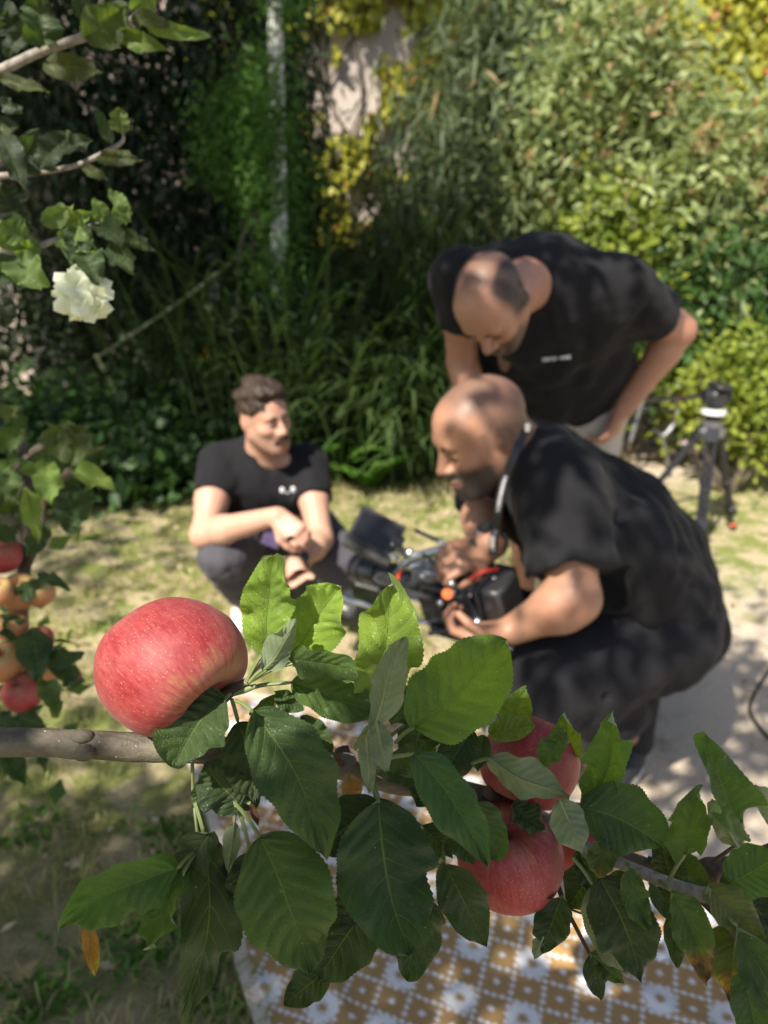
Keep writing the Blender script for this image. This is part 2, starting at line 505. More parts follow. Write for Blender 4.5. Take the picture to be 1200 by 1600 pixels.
def crown(name, parent, mat, seed, blobs, n_cl, per, L, W, cr=0.16, droop=0.2, hang=0.0, tint=(0, 0.8), odd=0.0, upbias=0.15, shell=0.55):
    """blobs: (cx,cy,cz, rx,ry,rz, weight)"""
    rs = np.random.RandomState(seed)
    w = np.array([b[6] if len(b) > 6 else 1.0 for b in blobs]); w = w / w.sum()
    which = rs.choice(len(blobs), n_cl, p=w)
    B = np.array([b[:6] for b in blobs])[which]
    rad = shell + (1 - shell) * rs.rand(n_cl) ** 0.6
    rad[rs.rand(n_cl) < 0.06] *= 1.15
    cc = B[:, :3] + rnd_dirs(rs, n_cl) * rad[:, None] * B[:, 3:6]
    ctint = rs.rand(n_cl)
    idx = np.repeat(np.arange(n_cl), per)
    N = len(idx)
    off = rs.normal(size=(N, 3)) * cr * np.array((1, 1, 1 + hang * 2))
    c = cc[idx] + off
    d = rnd_dirs(rs, N) + np.array((0, 0, upbias - hang * 2.5)) + off / cr * 0.25
    nv = rnd_dirs(rs, N) * 0.8 + np.array((-0.2, -0.5, 0.8))
    tn = tint[0] + (tint[1] - tint[0]) * np.clip(0.70 * ctint[idx] ** 1.5 + 0.38 * rs.rand(N), 0, 1)
    if odd > 0:
        tn[rs.rand(N) < odd] = 1.0
    keep = c[:, 2] > 0.02
    c, d, nv, tn = c[keep], d[keep], nv[keep], tn[keep]; N = len(c)
    LL = L * (0.7 + 0.6 * rs.rand(N)); WW = W * (0.7 + 0.6 * rs.rand(N))
    V, fc, tt = leaf_cards(c, d, nv, LL, WW, tn, droop)
    return mesh_obj(name, V, fc, mat, parent, True, attrs={'tint': tt}), cc

def bark_tube(name, parent, mat, paths, n=9):
    mb = MB()
    for pts, r in paths:
        q = catmull(pts, 5)
        rr = np.interp(np.linspace(0, 1, len(q)), np.linspace(0, 1, len(r)), r)
        q = q + 0.12 * rr[:, None] * fbm(q, 9, 5)[:, None]
        mb.tube(q, rr, n)
    return mb.build(name, mat, parent)

def limbs_to(base, tops, r0, rs, n=8):
    paths = []
    for tp in tops[:n]:
        m = (np.array(base) + np.array(tp)) / 2 + rs.normal(size=3) * 0.12
        paths.append(([base, m, tp], [r0, r0 * 0.6, r0 * 0.25]))
    return paths

def make_bark(name, a, b, sc=25, bd=0.006):
    t = NT(name); co = t.n('ShaderNodeTexCoord').outputs['Object']
    n1 = t.noise(t.vmap(co, (1, 1, 0.3)), sc, 5, 0.65); n2 = t.noise(co, sc * 4, 3)
    c = t.mix(t.smooth(n1, 0.3, 0.7), a, b)
    return t.done(t.pbr(c, 0.85, 0.2, 0, t.bump(t.math('ADD', n1, t.math('MULTIPLY', n2, 0.4)), 0.7, bd)))
M['bark'] = make_bark('bark', (0.06, 0.045, 0.032), (0.17, 0.14, 0.11))
def birch_mat():
    t = NT('birch_bark'); co = t.n('ShaderNodeTexCoord').outputs['Object']
    n1 = t.noise(t.vmap(co, (1.2, 1.2, 6)), 5, 4, 0.6); n2 = t.noise(co, 6, 4)
    c = t.mix(t.smooth(n1, 0.52, 0.62), t.mix(n2, (0.62, 0.62, 0.62), (0.88, 0.88, 0.88)), (0.05, 0.045, 0.04))
    return t.done(t.pbr(c, 0.7, 0.2, 0, t.bump(n1, 0.4, 0.004)))
M['birch'] = birch_mat()

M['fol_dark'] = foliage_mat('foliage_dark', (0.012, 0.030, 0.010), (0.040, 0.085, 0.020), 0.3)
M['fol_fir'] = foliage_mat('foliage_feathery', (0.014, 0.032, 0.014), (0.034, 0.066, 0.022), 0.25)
M['fol_ivy'] = foliage_mat('foliage_ivy', (0.20, 0.24, 0.030), (0.52, 0.50, 0.06), 0.4, odd=(0.38, 0.16, 0.05))
M['fol_willow'] = foliage_mat('foliage_willow', (0.028, 0.052, 0.022), (0.15, 0.20, 0.085), 0.35, odd=(0.33, 0.22, 0.09))
M['fol_bush'] = foliage_mat('foliage_bush', (0.09, 0.14, 0.050), (0.42, 0.48, 0.21), 0.38, odd=(0.42, 0.30, 0.15))
M['fol_lime'] = foliage_mat('foliage_lime', (0.10, 0.16, 0.022), (0.42, 0.47, 0.08), 0.42)
M['fol_grass'] = foliage_mat('foliage_grass', (0.018, 0.042, 0.014), (0.095, 0.155, 0.05), 0.3)
M['fol_fern'] = foliage_mat('foliage_fern', (0.05, 0.13, 0.02), (0.14, 0.28, 0.04), 0.4)
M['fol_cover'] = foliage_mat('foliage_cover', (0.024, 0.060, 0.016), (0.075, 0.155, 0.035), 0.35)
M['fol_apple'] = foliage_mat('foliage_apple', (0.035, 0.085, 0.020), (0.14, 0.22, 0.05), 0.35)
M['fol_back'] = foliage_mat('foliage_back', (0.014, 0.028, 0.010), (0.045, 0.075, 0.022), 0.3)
M['petal_orange'] = foliage_mat('petal_orange', (0.42, 0.30, 0.15), (0.62, 0.46, 0.27), 0.3)
M['petal_yellow'] = foliage_mat('petal_yellow', (0.45, 0.32, 0.02), (0.75, 0.55, 0.05), 0.3)
M['petal_white'] = foliage_mat('petal_white', (0.62, 0.66, 0.52), (0.86, 0.88, 0.80), 0.35)
M['petal_pink'] = foliage_mat('petal_pink', (0.45, 0.25, 0.50), (0.70, 0.48, 0.72), 0.3)
M['petal_red'] = foliage_mat('petal_red', (0.55, 0.05, 0.02), (0.75, 0.14, 0.05), 0.3)
M['litter'] = foliage_mat('leaf_litter', (0.20, 0.13, 0.07), (0.56, 0.45, 0.31), 0.15)

# ------------------------------------------------------------------ garden wall behind everything
def garden_wall():
    t = NT('wall_render'); co = t.n('ShaderNodeTexCoord').outputs['Object']
    n1 = t.noise(co, 1.6, 5, 0.65); n2 = t.noise(co, 40, 4)
    c = t.mix(n1, (0.46, 0.38, 0.33), (0.66, 0.58, 0.52))
    c = t.mix(t.smooth(n1, 0.55, 0.75), c, (0.36, 0.34, 0.31))
    m = t.done(t.pbr(c, 0.9, 0.2, 0, t.bump(n2, 0.5, 0.004)))
    r = empty('garden_wall', (0, 7.35, 0), 'tall pale pinkish rendered wall at the back of the garden, half hidden by creeper', 'wall')
    mb = MB(); mb.box((0, 7.35, 2.1), (16, 0.24, 4.2)); mb.build('wall_face', m, r, False)
    mb = MB()
    for k in range(16): mb.box((-7.5 + k, 7.35, 4.26), (0.992, 0.32, 0.08), None, 0.01)
    mb.build('coping', M['stone'], r, False)
garden_wall()

def stone_pillar():
    r = empty('stone_pillar', (-2.62, 6.5, 0), 'grey square pillar standing before the back wall on the far left', 'pillar')
    mb = MB(); mb.box((-2.62, 6.5, 1.15), (0.42, 0.42, 2.3), None, 0.015); mb.build('shaft', M['stone'], r)
    mb = MB(); mb.box((-2.62, 6.5, 2.36), (0.52, 0.52, 0.12), None, 0.02); mb.build('cap', M['stone'], r)
stone_pillar()

# ------------------------------------------------------------------ creeper on the wall
def creeper():
    rs = np.random.RandomState(11)
    r = empty('wall_creeper', (1, 7.2, 0), 'yellow green creeper covering the top of the pale back wall', 'climbing plant')
    C = []
    N = 30000
    x = rs.uniform(-1.6, 5.2, N); z = rs.uniform(0.3, 3.9, N)
    p = np.column_stack([x, x * 0, z])
    f = fbm(p, 1.6, 21, 3) + 0.35 * fbm(p, 5, 22, 2)
    lim = np.where(x > .45, -1.0, np.where(z > 2.6, -0.9, -0.1))
    hole = ((x > 0.0 - 0.80) & (x < 0.40) & (z < 2.95) & (z > 1.2))
    ok = (f > lim) & ~(hole & (f < -0.35 + .7 * (rs.rand(N) < .3)))
    x, z = x[ok], z[ok]; N = len(x)
    c = np.column_stack([x, 7.21 - rs.rand(N) * 0.14, z])
    d = rs.normal(size=(N, 3)) * 0.5 + np.array((0, -0.25, -0.9))
    nv = rs.normal(size=(N, 3)) * 0.35 + np.array((0, -1, 0.25))
    tn = np.clip(0.42 + 0.25 * fbm(c, 2, 5) + 0.3 * rs.rand(N), 0, 0.9); tn[rs.rand(N) < 0.05] = 1
    V, fc, tt = leaf_cards(c, d, nv, 0.075 * (0.7 + 0.6 * rs.rand(N)), 0.075, tn, 0.1)
    mesh_obj('foliage', V, fc, M['fol_ivy'], r, attrs={'tint': tt})
    paths = []
    for k in range(12):
        x0 = rs.uniform(-1.2, 4.8); pts = [(x0, 7.2, 0)]
        for i in range(5): pts.append((pts[-1][0] + rs.normal() * 0.25, 7.2, 0.8 * (i + 1)))
        paths.append((pts, [0.018, 0.008]))
    bark_tube('stem', r, M['bark'], paths, 6)
creeper()

# ------------------------------------------------------------------ shrubs and trees of the far border
def shrub(name, base, label, cat, mat, seed, blobs, n_cl, per, L, W, group=None, limbs=7, **kw):
    r = empty(name, base, label, cat, group)
    o, cc = crown('foliage', r, mat, seed, blobs, n_cl, per, L, W, **kw)
    rs = np.random.RandomState(seed + 1)
    tops = cc[rs.choice(len(cc), limbs)]
    bark_tube('stem', r, M['bark'], limbs_to(base, list(tops), 0.022, rs, limbs), 6)
    return r, cc

# dark feathery drooping tree on the left
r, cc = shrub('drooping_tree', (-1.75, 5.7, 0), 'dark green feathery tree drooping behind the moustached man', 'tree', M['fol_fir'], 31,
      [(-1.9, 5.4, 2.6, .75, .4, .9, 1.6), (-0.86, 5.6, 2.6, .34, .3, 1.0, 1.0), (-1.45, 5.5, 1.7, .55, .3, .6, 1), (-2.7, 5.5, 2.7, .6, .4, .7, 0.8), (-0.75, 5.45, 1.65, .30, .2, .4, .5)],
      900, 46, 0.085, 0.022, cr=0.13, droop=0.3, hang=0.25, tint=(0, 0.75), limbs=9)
# bright feathery bough low on that tree
shrub('feathery_bush', (-0.62, 4.9, 0), 'small mid green feathery bush in front of the white birch trunk', 'bush', M['fol_fern'], 33,
      [(-0.62, 4.95, 1.72, .22, .16, .26, 1), (-0.85, 4.95, 1.95, .25, .18, .22, 0.8), (-0.62, 4.66, 1.25, .16, .10, .10, .5), (-0.66, 4.68, 2.25, .16, .08, .10, .35), (-0.52, 4.68, 2.65, .14, .08, .16, .25), (-.72, 4.7, 1.9, .12, .08, .2, .35), (-.60, 4.66, 2.0, .10, .06, .12, .35), (-.66, 4.66, 1.6, .10, .06, .12, .35)], 120, 60, 0.055, 0.014, cr=0.07, droop=0.2, hang=0.1, tint=(0, 0.6), limbs=4)
# narrow leaved hanging shrubs in the middle
for k, (x, y, z, lab) in enumerate(((0.12, 6.0, 1.25, 'dark narrow leaved willow shrub beside the bare patch of wall'),
                              (0.52, 5.7, 1.6, 'tall narrow leaved willow shrub right above the bending man'),
                              (1.0, 5.95, 1.9, 'grey green willow shrub with drooping shoots behind the bending man'))):
    shrub('willow_shrub', (x, y, 0), lab, 'shrub', M['fol_willow'], 40 + k,
          [(x, y, z - .45, .48, .4, .75, 1.2), (x + .12, y, z + .55, .40, .35, .65, .5 if k == 0 else 1.2), (x - .2, y - .1, z - 0.1, .4, .3, .55, .7)],
          (110, 190, 230)[k], 30, 0.13, 0.021, cr=0.12, droop=0.35, hang=0.4, tint=(0, 0.8), odd=0.02, group='narrow leaved shrubs along the wall')
# big summer lilac bushes on the right
bl = (((1.5, 5.3, 0), [(1.35, 5.25, 2.25, .38, .35, .45, 1.1), (1.6, 5.2, 1.75, .46, .4, .45, 1.5), (1.1, 5.3, 1.8, .3, .3, .5, .6)], 'sunlit grey green bush with dried orange flower spikes, just right of the bending man'),
      ((2.15, 5.1, 0), [(2.0, 5.15, 1.62, .40, .35, .42, 1.5), (2.45, 5.1, 1.7, .45, .35, .4, 1), (2.2, 5.0, 1.15, .5, .35, .4, 1)], 'sunlit grey green bush with dried flower spikes at the right edge'))
for k, (b, blobs, lab) in enumerate(bl):
    r, cc = shrub('summer_lilac', b, lab, 'bush', M['fol_bush'], 50 + k, blobs, 420, 34, 0.085, 0.028, cr=0.12, droop=0.2, tint=(0, 0.85), odd=0.02, group='summer lilac bushes in the sun')
    rs = np.random.RandomState(60 + k)
    front = cc[cc[:, 1] < b[1] + .1]
    sp = front[rs.choice(len(front), 85)]
    mid = np.repeat(sp, 60, 0)
    tpar = np.tile(np.linspace(0, 1, 60), len(sp))
    dr = np.repeat(rnd_dirs(rs, len(sp)) * 0.5 + np.array((0, -.45, .35)), 60, 0)
    c = mid + dr * (0.10 + 0.16 * tpar[:, None]) + rs.normal(size=mid.shape) * 0.008
    V, fc, tt = leaf_cards(c, rnd_dirs(rs, len(c)), rnd_dirs(rs, len(c)), 0.022, 0.014, rs.rand(len(c)))
    mesh_obj('flower_spike', V, fc, M['petal_orange'], r, attrs={'tint': tt})
# round leaved lower bushes on the right
shrub('round_leaved_bush', (1.6, 5.0, 0), 'bright yellow green round leaved bush under the grey green bushes', 'bush', M['fol_lime'], 70,
      [(1.65, 5.0, .85, .42, .3, .38, 1), (1.42, 5.0, 1.38, .28, .2, .26, 0.8), (1.2, 5.2, 1.0, .3, .3, .4, .5), (2.1, 4.95, .55, .4, .3, .3, .6)], 240, 34, 0.06, 0.048, cr=0.12, droop=0.1, tint=(0, 0.9))
shrub('round_leaved_bush', (2.15, 4.75, 0), 'deep green bush at the right edge behind the tripod', 'bush', M['fol_cover'], 71,
      [(2.05, 4.8, 1.0, .40, .3, .42, 1), (2.4, 4.7, .7, .4, .3, .45, .8)], 220, 36, 0.06, 0.042, cr=0.12, droop=0.1, tint=(0.2, 1))
shrub('round_leaved_bush', (2.0, 4.3, 0), 'lime green low bush reaching over the right tripod leg', 'bush', M['fol_lime'], 72,
      [(1.98, 4.35, .62, .22, .18, .24, 1), (2.2, 4.3, .5, .22, .2, .3, 1)], 80, 40, 0.05, 0.034, cr=0.08, droop=0.15, tint=(0.1, 0.9))
# low back filler hedge, so the foot of the wall is not bare
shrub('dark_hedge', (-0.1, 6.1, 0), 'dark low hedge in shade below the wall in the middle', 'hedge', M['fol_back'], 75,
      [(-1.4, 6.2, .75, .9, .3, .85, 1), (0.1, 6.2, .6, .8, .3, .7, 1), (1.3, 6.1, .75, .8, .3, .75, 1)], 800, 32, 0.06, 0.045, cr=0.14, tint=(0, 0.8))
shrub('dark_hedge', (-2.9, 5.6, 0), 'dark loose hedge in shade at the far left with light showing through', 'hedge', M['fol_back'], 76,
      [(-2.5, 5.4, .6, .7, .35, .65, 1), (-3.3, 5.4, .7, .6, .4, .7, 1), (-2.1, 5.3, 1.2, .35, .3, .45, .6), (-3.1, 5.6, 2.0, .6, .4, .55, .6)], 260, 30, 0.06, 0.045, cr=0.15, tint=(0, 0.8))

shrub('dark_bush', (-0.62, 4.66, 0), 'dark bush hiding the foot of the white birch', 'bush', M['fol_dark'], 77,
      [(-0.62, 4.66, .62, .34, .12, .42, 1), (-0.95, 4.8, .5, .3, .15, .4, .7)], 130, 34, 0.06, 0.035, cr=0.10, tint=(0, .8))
# ------------------------------------------------------------------ birches
def birch(x, y, w, top, label, lean, seed):
    r = empty('birch_tree', (x, y, 0), label, 'tree', 'birch trees behind the moustached man')
    pts = [(x, y, 0), (x + lean * .3, y, 1.2), (x + lean * .7, y, 2.4), (x + lean, y, top), (x + lean * 1.1, y, top + 1.6)]
    bark_tube('trunk', r, M['birch'], [(pts, [w, w * .9, w * .75, w * .4])], 12)
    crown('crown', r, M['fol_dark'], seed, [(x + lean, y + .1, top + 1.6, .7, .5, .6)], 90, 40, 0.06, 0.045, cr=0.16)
birch(-0.64, 4.78, 0.050, 3.9, 'slender birch with a bright white trunk rising in the dark greenery', 0.09, 80)
birch(-1.12, 5.5, 0.075, 4.4, 'birch with a grey shaded trunk left of the bright white one', -0.05, 81)

# ------------------------------------------------------------------ arching grasses
def blades(c, az, L, W, rise, tint, seg=7):
    """arching strap leaves"""
    N = len(c); t = np.linspace(0, 1, seg + 1)
    hx = np.cos(az)[:, None]; hy = np.sin(az)[:, None]
    L = np.broadcast_to(L, (N,))[:, None]; rise = np.broadcast_to(rise, (N,))[:, None]
    reach = L * (1 - rise * 0.55) * (t ** 1.4)
    h = L * rise * (np.sin(t * math.pi * (0.50 + 0.32 * (1 - rise))) )
    X = c[:, 0:1] + hx * reach; Y = c[:, 1:2] + hy * reach; Z = c[:, 2:3] + h
    w = W * np.clip(np.sin(np.pi * (0.12 + 0.88 * t)) ** 0.6, 0.02, 1)
    sx, sy = -hy, hx
    ctr = np.stack([X, Y, Z], -1)
    side = np.stack([sx * w, sy * w, 0 * X + 0.0], -1) * 0.5
    V = np.stack([ctr + side, ctr - side], 2).reshape(-1, 3)
    n2 = (seg + 1) * 2
    b = (np.arange(N) * n2)[:, None, None]; k = (np.arange(seg) * 2)[None, :, None]
    q = np.array([0, 1, 3, 2])[None, None, :]
    fc = (b + k + q).reshape(-1, 4)
    return V, fc, np.repeat(tint, n2)
def grass_clump(name, x, y, rad, n, L, W, rise, mat, seed, label, cat='grass clump', group='arching grasses in the border', tint=(0, 1)):
    rs = np.random.RandomState(seed)
    r = empty(name, (x, y, 0), label, cat, group)
    c = np.column_stack([x + rs.normal(size=n) * rad, y + rs.normal(size=n) * rad * .6, np.zeros(n)])
    V, fc, tt = blades(c, rs.rand(n) * 6.28, L * (0.55 + 0.6 * rs.rand(n)), W, np.clip(rise + 0.14 * rs.normal(size=n), .3, .98), tint[0] + (tint[1] - tint[0]) * rs.rand(n))
    mesh_obj('leaf_tuft', V, fc, mat, r, attrs={'tint': tt})
gl = [(0.02, 4.62, .16, 420, 1.15, .018, .62, 'low clump of long arching leaves between the two crouching men'),
      (0.42, 4.75, .2, 420, 1.10, .020, .58, 'arching grass clump whose tips droop behind the shaved head'),
      (-0.60, 4.62, .2, 400, 1.35, .016, .80, 'tall dark grass clump right behind the moustached man'),
      (0.10, 5.2, .22, 360, 1.75, .016, .82, 'tallest dark grass clump in the middle of the border'),
      (-1.25, 5.05, .2, 260, 1.5, .016, .78, 'tall grass clump left of the moustached man'),
      (0.75, 5.1, .2, 300, 1.45, .017, .74, 'grass clump partly hidden by the bending man')]
for k, g in enumerate(gl):
    grass_clump('grass_clump', g[0], g[1], g[2], g[3], g[4], g[5], g[6], M['fol_grass'], 90 + k, g[7], tint=(0, 0.75) if k > 1 else (0.15, 1))
# dry reed canes on the left
def canes():
    rs = np.random.RandomState(7)
    r = empty('reed_canes', (-1.75, 4.6, 0), 'loose bundle of pale green reed canes leaning left of the moustached man', 'reeds')
    mb = MB()
    for (x0, y0, x1, y1, d) in ((255, 640, 200, 520, 4.9), (222, 690, 150, 555, 4.8), (275, 660, 215, 540, 5), (150, 560, 400, 380, 4.6), (240, 700, 232, 560, 4.9), (320, 560, 250, 480, 4.8), (360, 640, 330, 430, 5.1)):
        a = P(x0, y0, d); b = P(x1, y1, d); m = (a + b) / 2 + rs.normal(size=3) * .04
        a0 = a.copy()
        if y0 > 600: a0 = np.array((a[0], a[1], 0.0))
        mb.tube(catmull([a0, a, m, b] if y0 > 600 else [a, m, b], 6), 0.010, 6)
    M['cane'] = simple('cane', (0.16, 0.19, 0.08), 0.6)
    mb.build('canes', M['cane'], r)
canes()

# ------------------------------------------------------------------ ferns
def fern(x, y, z0, n, L, seed, label, mat='fol_fern'):
    rs = np.random.RandomState(seed)
    r = empty('fern', (x, y, 0), label, 'fern', 'ferns at the foot of the border')
    C = []; D = []; T = []; LL = []
    for k in range(n):
        az = rs.rand() * 6.28; l = L * (0.7 + 0.5 * rs.rand()); rise = 0.55 + .3 * rs.rand()
        t = np.linspace(0.08, 1, 26)
        px = x + math.cos(az) * l * t ** 1.3 * .8; py = y + math.sin(az) * l * t ** 1.3 * .8
        pz = z0 + l * rise * np.sin(t * 1.9)
        pw = 0.075 * np.sin(np.pi * np.clip(t, .05, .97)) ** .7
        for sgn in (-1, 1):
            C.append(np.column_stack([px, py, pz]))
            D.append(np.column_stack([-math.sin(az) * sgn + math.cos(az) * .4 + 0 * t, math.cos(az) * sgn + math.sin(az) * .4 + 0 * t, 0 * t - .1]))
            LL.append(pw); T.append(np.full(len(t), rs.rand()))
    C = np.vstack(C); D = np.vstack(D); LL = np.concatenate(LL); T = np.concatenate(T)
    V, fc, tt = leaf_cards(C, D, np.tile((0, 0, 1.0), (len(C), 1)), LL, LL * .32 + .006, T, .15)
    mesh_obj('frond', V, fc, M[mat], r, attrs={'tint': tt})
fern(-0.28, 4.5, 0, 16, .42, 100, 'bright green fern right of the moustached man')
fern(-0.08, 4.35, 0, 12, .32, 101, 'bright green fern nearest the long arching leaves')
fern(-1.15, 4.7, 0, 16, .38, 102, 'fern in the shade just left of the moustached man')
# low leafy ground cover on the left
rc = empty('ground_cover', (-1.6, 4.3, 0))
o, _ = crown('ground_cover_leaves', rc, M['fol_cover'], 110, [(-1.5, 4.35, .12, .55, .4, .2), (-2.2, 4.3, .16, .6, .45, .3), (-1.0, 4.7, .1, .4, .3, .18), (-1.9, 4.8, .2, .8, .4, .35)], 420, 26, 0.075, 0.06, cr=.09, upbias=.5, tint=(0, .8))
o.parent = None; o.location = rc.location; o.name = 'ground_cover'; bpy.data.objects.remove(rc); o.name = 'ground_cover'
tag(o, 'low dark green leafy ground cover filling the shady border on the left', 'ground cover', kind='stuff')

# flowers
def flower_patch(name, pts, mat, rad, label, cat, seed, stem=True, group=None, n=26):
    rs = np.random.RandomState(seed)
    for i, p in enumerate(pts):
        r = empty(name, (p[0], p[1], 0), label[i] if isinstance(label, list) else label, cat, group)
        c = np.tile(p, (n, 1)) + rs.normal(size=(n, 3)) * rad * .35
        V, fc, tt = leaf_cards(c, rnd_dirs(rs, n), rnd_dirs(rs, n), rad, rad * .7, rs.rand(n))
        mesh_obj('petals', V, fc, M[mat], r, attrs={'tint': tt})
        bark_tube('stem', r, M['cane'], [([(p[0], p[1] + .03, 0), (p[0] + .02, p[1] + .02, p[2] / 2), p], [.004, .003])], 5)
flower_patch('pink_flower', [P(1180, 567, 4.9), P(1122, 375, 5.1)], 'petal_pink', .03, ['lilac pink flower at the right edge above the tripod', 'faint purple flower high in the sunlit bush'], 'flower', 120, group='pink flowers in the bushes')
flower_patch('pink_flower', [P(1078, 697, 4.6)], 'petal_pink', .035, 'purple flower low beside the left tripod leg', 'flower', 121, group='pink flowers in the bushes')
flower_patch('red_flower', [P(1140, 585, 4.9), P(1196, 592, 4.8), P(1150, 628, 4.6)], 'petal_red', .025, ['small red flower behind the tripod head', 'red flower cut by the right edge of the photo', 'small orange red flower low beside the tripod head'], 'flower', 122, group='red flowers near the tripod')
def goldenrod():
    rs = np.random.RandomState(5)
    r = empty('goldenrod', (-1.0, 4.9, 0), 'spray of small yellow flowers in the dark above the moustached man', 'flower')
    for (a, b) in (((300, 560), (385, 565)), ((318, 520), (345, 560)), ((330, 548), (360, 585))):
        A = P(*a, 4.7); B = P(*b, 4.7); t = rs.rand(170)[:, None]
        c = A + (B - A) * t + rs.normal(size=(170, 3)) * .02
        V, fc, tt = leaf_cards(c, rnd_dirs(rs, 170), rnd_dirs(rs, 170), .025, .015, rs.rand(170))
        mesh_obj('flower_head', V, fc, M['petal_yellow'], r, attrs={'tint': tt})
    e = P(330, 560, 4.7)
    bark_tube('stem', r, M['cane'], [([(e[0], e[1], 0), (e[0] + .05, e[1], e[2] * .6), e], [.006, .004])], 5)
goldenrod()

# ------------------------------------------------------------------ lawn blades, fallen leaves, pebbles
def lawn():
    rs = np.random.RandomState(3)
    N = 90000
    x = rs.uniform(-3.2, 2.6, N); y = 0.75 + 4.4 * rs.rand(N) ** 1.25
    p = np.column_stack([x, y, x * 0])
    f = fbm(p, 2.6, 41, 3) + .4 * fbm(p, 9, 42, 2)
    e = x + .5 * fbm(p, 1.1, 43)
    dens = np.where(e < .3, .25 + .75 * (f > -.2), np.where(y > 3.4, .35 * (f > .1), .015))
    inrug = (x > -.75 + (2.3 - y) * .42 + .03) & (y < 2.3 - (x + .74) * .27) & (x < 1.4)
    ok = (rs.rand(N) < dens) & ~inrug
    p = p[ok]; N = len(p)
    tn = np.clip(.5 + .35 * fbm(p, 3.5, 44) + .35 * rs.rand(N) - .1, 0, 1)
    V, fc, tt = blades(p, rs.rand(N) * 6.28, .035 + .035 * rs.rand(N), .0032, rs.uniform(.35, .85, N), tn, 3)
    m = foliage_mat('lawn_blade', (0.11, 0.16, 0.03), (0.44, 0.39, 0.17), .25)
    o = mesh_obj('lawn_grass', V, fc, m, attrs={'tint': tt})
    tag(o, 'short patchy green and straw coloured grass of the lawn', 'grass', kind='stuff')
    N = 6500
    x = rs.uniform(-3.0, 3.0, N); y = 0.8 + 4.4 * rs.rand(N) ** 1.1
    inrug = (x > -.75 + (2.3 - y) * .42) & (y < 2.3 - (x + .74) * .27) & (x < 1.4)
    keep = (~inrug) & ((x < .6) | (rs.rand(N) < .25)) & ((y > 2.1) | (rs.rand(N) < .22))
    c = np.column_stack([x, y, .012 + .012 * rs.rand(N)])[keep]; N = len(c)
    d = rs.normal(size=(N, 3)) * np.array((1, 1, .22)); nv = rs.normal(size=(N, 3)) * .3 + np.array((0, 0, 1))
    sz = (.018 + .028 * rs.rand(N) ** 2)
    V, fc, tt = leaf_cards(c, d, nv, sz, sz * .6, rs.rand(N), -.1)
    o = mesh_obj('fallen_leaves', V, fc, M['litter'], attrs={'tint': tt})
    tag(o, 'small dry tan leaves scattered over the lawn', 'leaf litter', kind='stuff')
    # a few broad-leaved weeds in the lower left
    N = 900
    cx = rs.choice(9, N)
    cen = np.array([G(250, 1460), G(340, 1545), G(270, 1300), G(215, 1480), G(330, 1370), G(60, 1290), G(420, 1010), G(180, 980), G(60, 1560)])[cx]
    c = cen + np.column_stack([rs.normal(size=N) * .05, rs.normal(size=N) * .05, np.zeros(N)])
    d = rs.normal(size=(N, 3)) * np.array((1, 1, .3)) + np.array((0, 0, .5)); nv = rs.normal(size=(N, 3)) * .3 + np.array((0, 0, 1))
    V, fc, tt = leaf_cards(c, d, nv, .028, .016, rs.rand(N), .1)
    o = mesh_obj('clover', V, fc, M['fol_fern'], attrs={'tint': tt})
    tag(o, 'small bright green weeds and clover among the grass', 'weeds', kind='stuff')
    # grit on the sand
    mb = MB(); N = 260
    for k in range(N):
        q = (rs.uniform(.5, 2.2), rs.uniform(1.4, 4.2)); s = .003 + .007 * rs.rand() ** 2
        mb.ball((q[0], q[1], .004), (s, s * rs.uniform(.6, 1), s * .6), None, 3)
    o = mb.build('grit', M['stone'])
    tag(o, 'small stones and grit lying on the sandy ground', 'grit', kind='stuff')
lawn()

# kerb stones before the right-hand bushes
def kerb():
    a = G(965, 693); b = G(1075, 690)
    r = empty('edging_kerb', tuple((a + b) / 2), 'low pale stone kerb edging the bed behind the tripod', 'kerb')
    mb = MB(); n = 3
    for i in range(n):
        c = a + (b - a) * (i + .5) / n
        mb.box((c[0], c[1], .05), (abs(b[0] - a[0]) / n - .006, .10, .11), None, .012)
    mb.build('kerb_stones', M['stone'], r, False)
kerb()

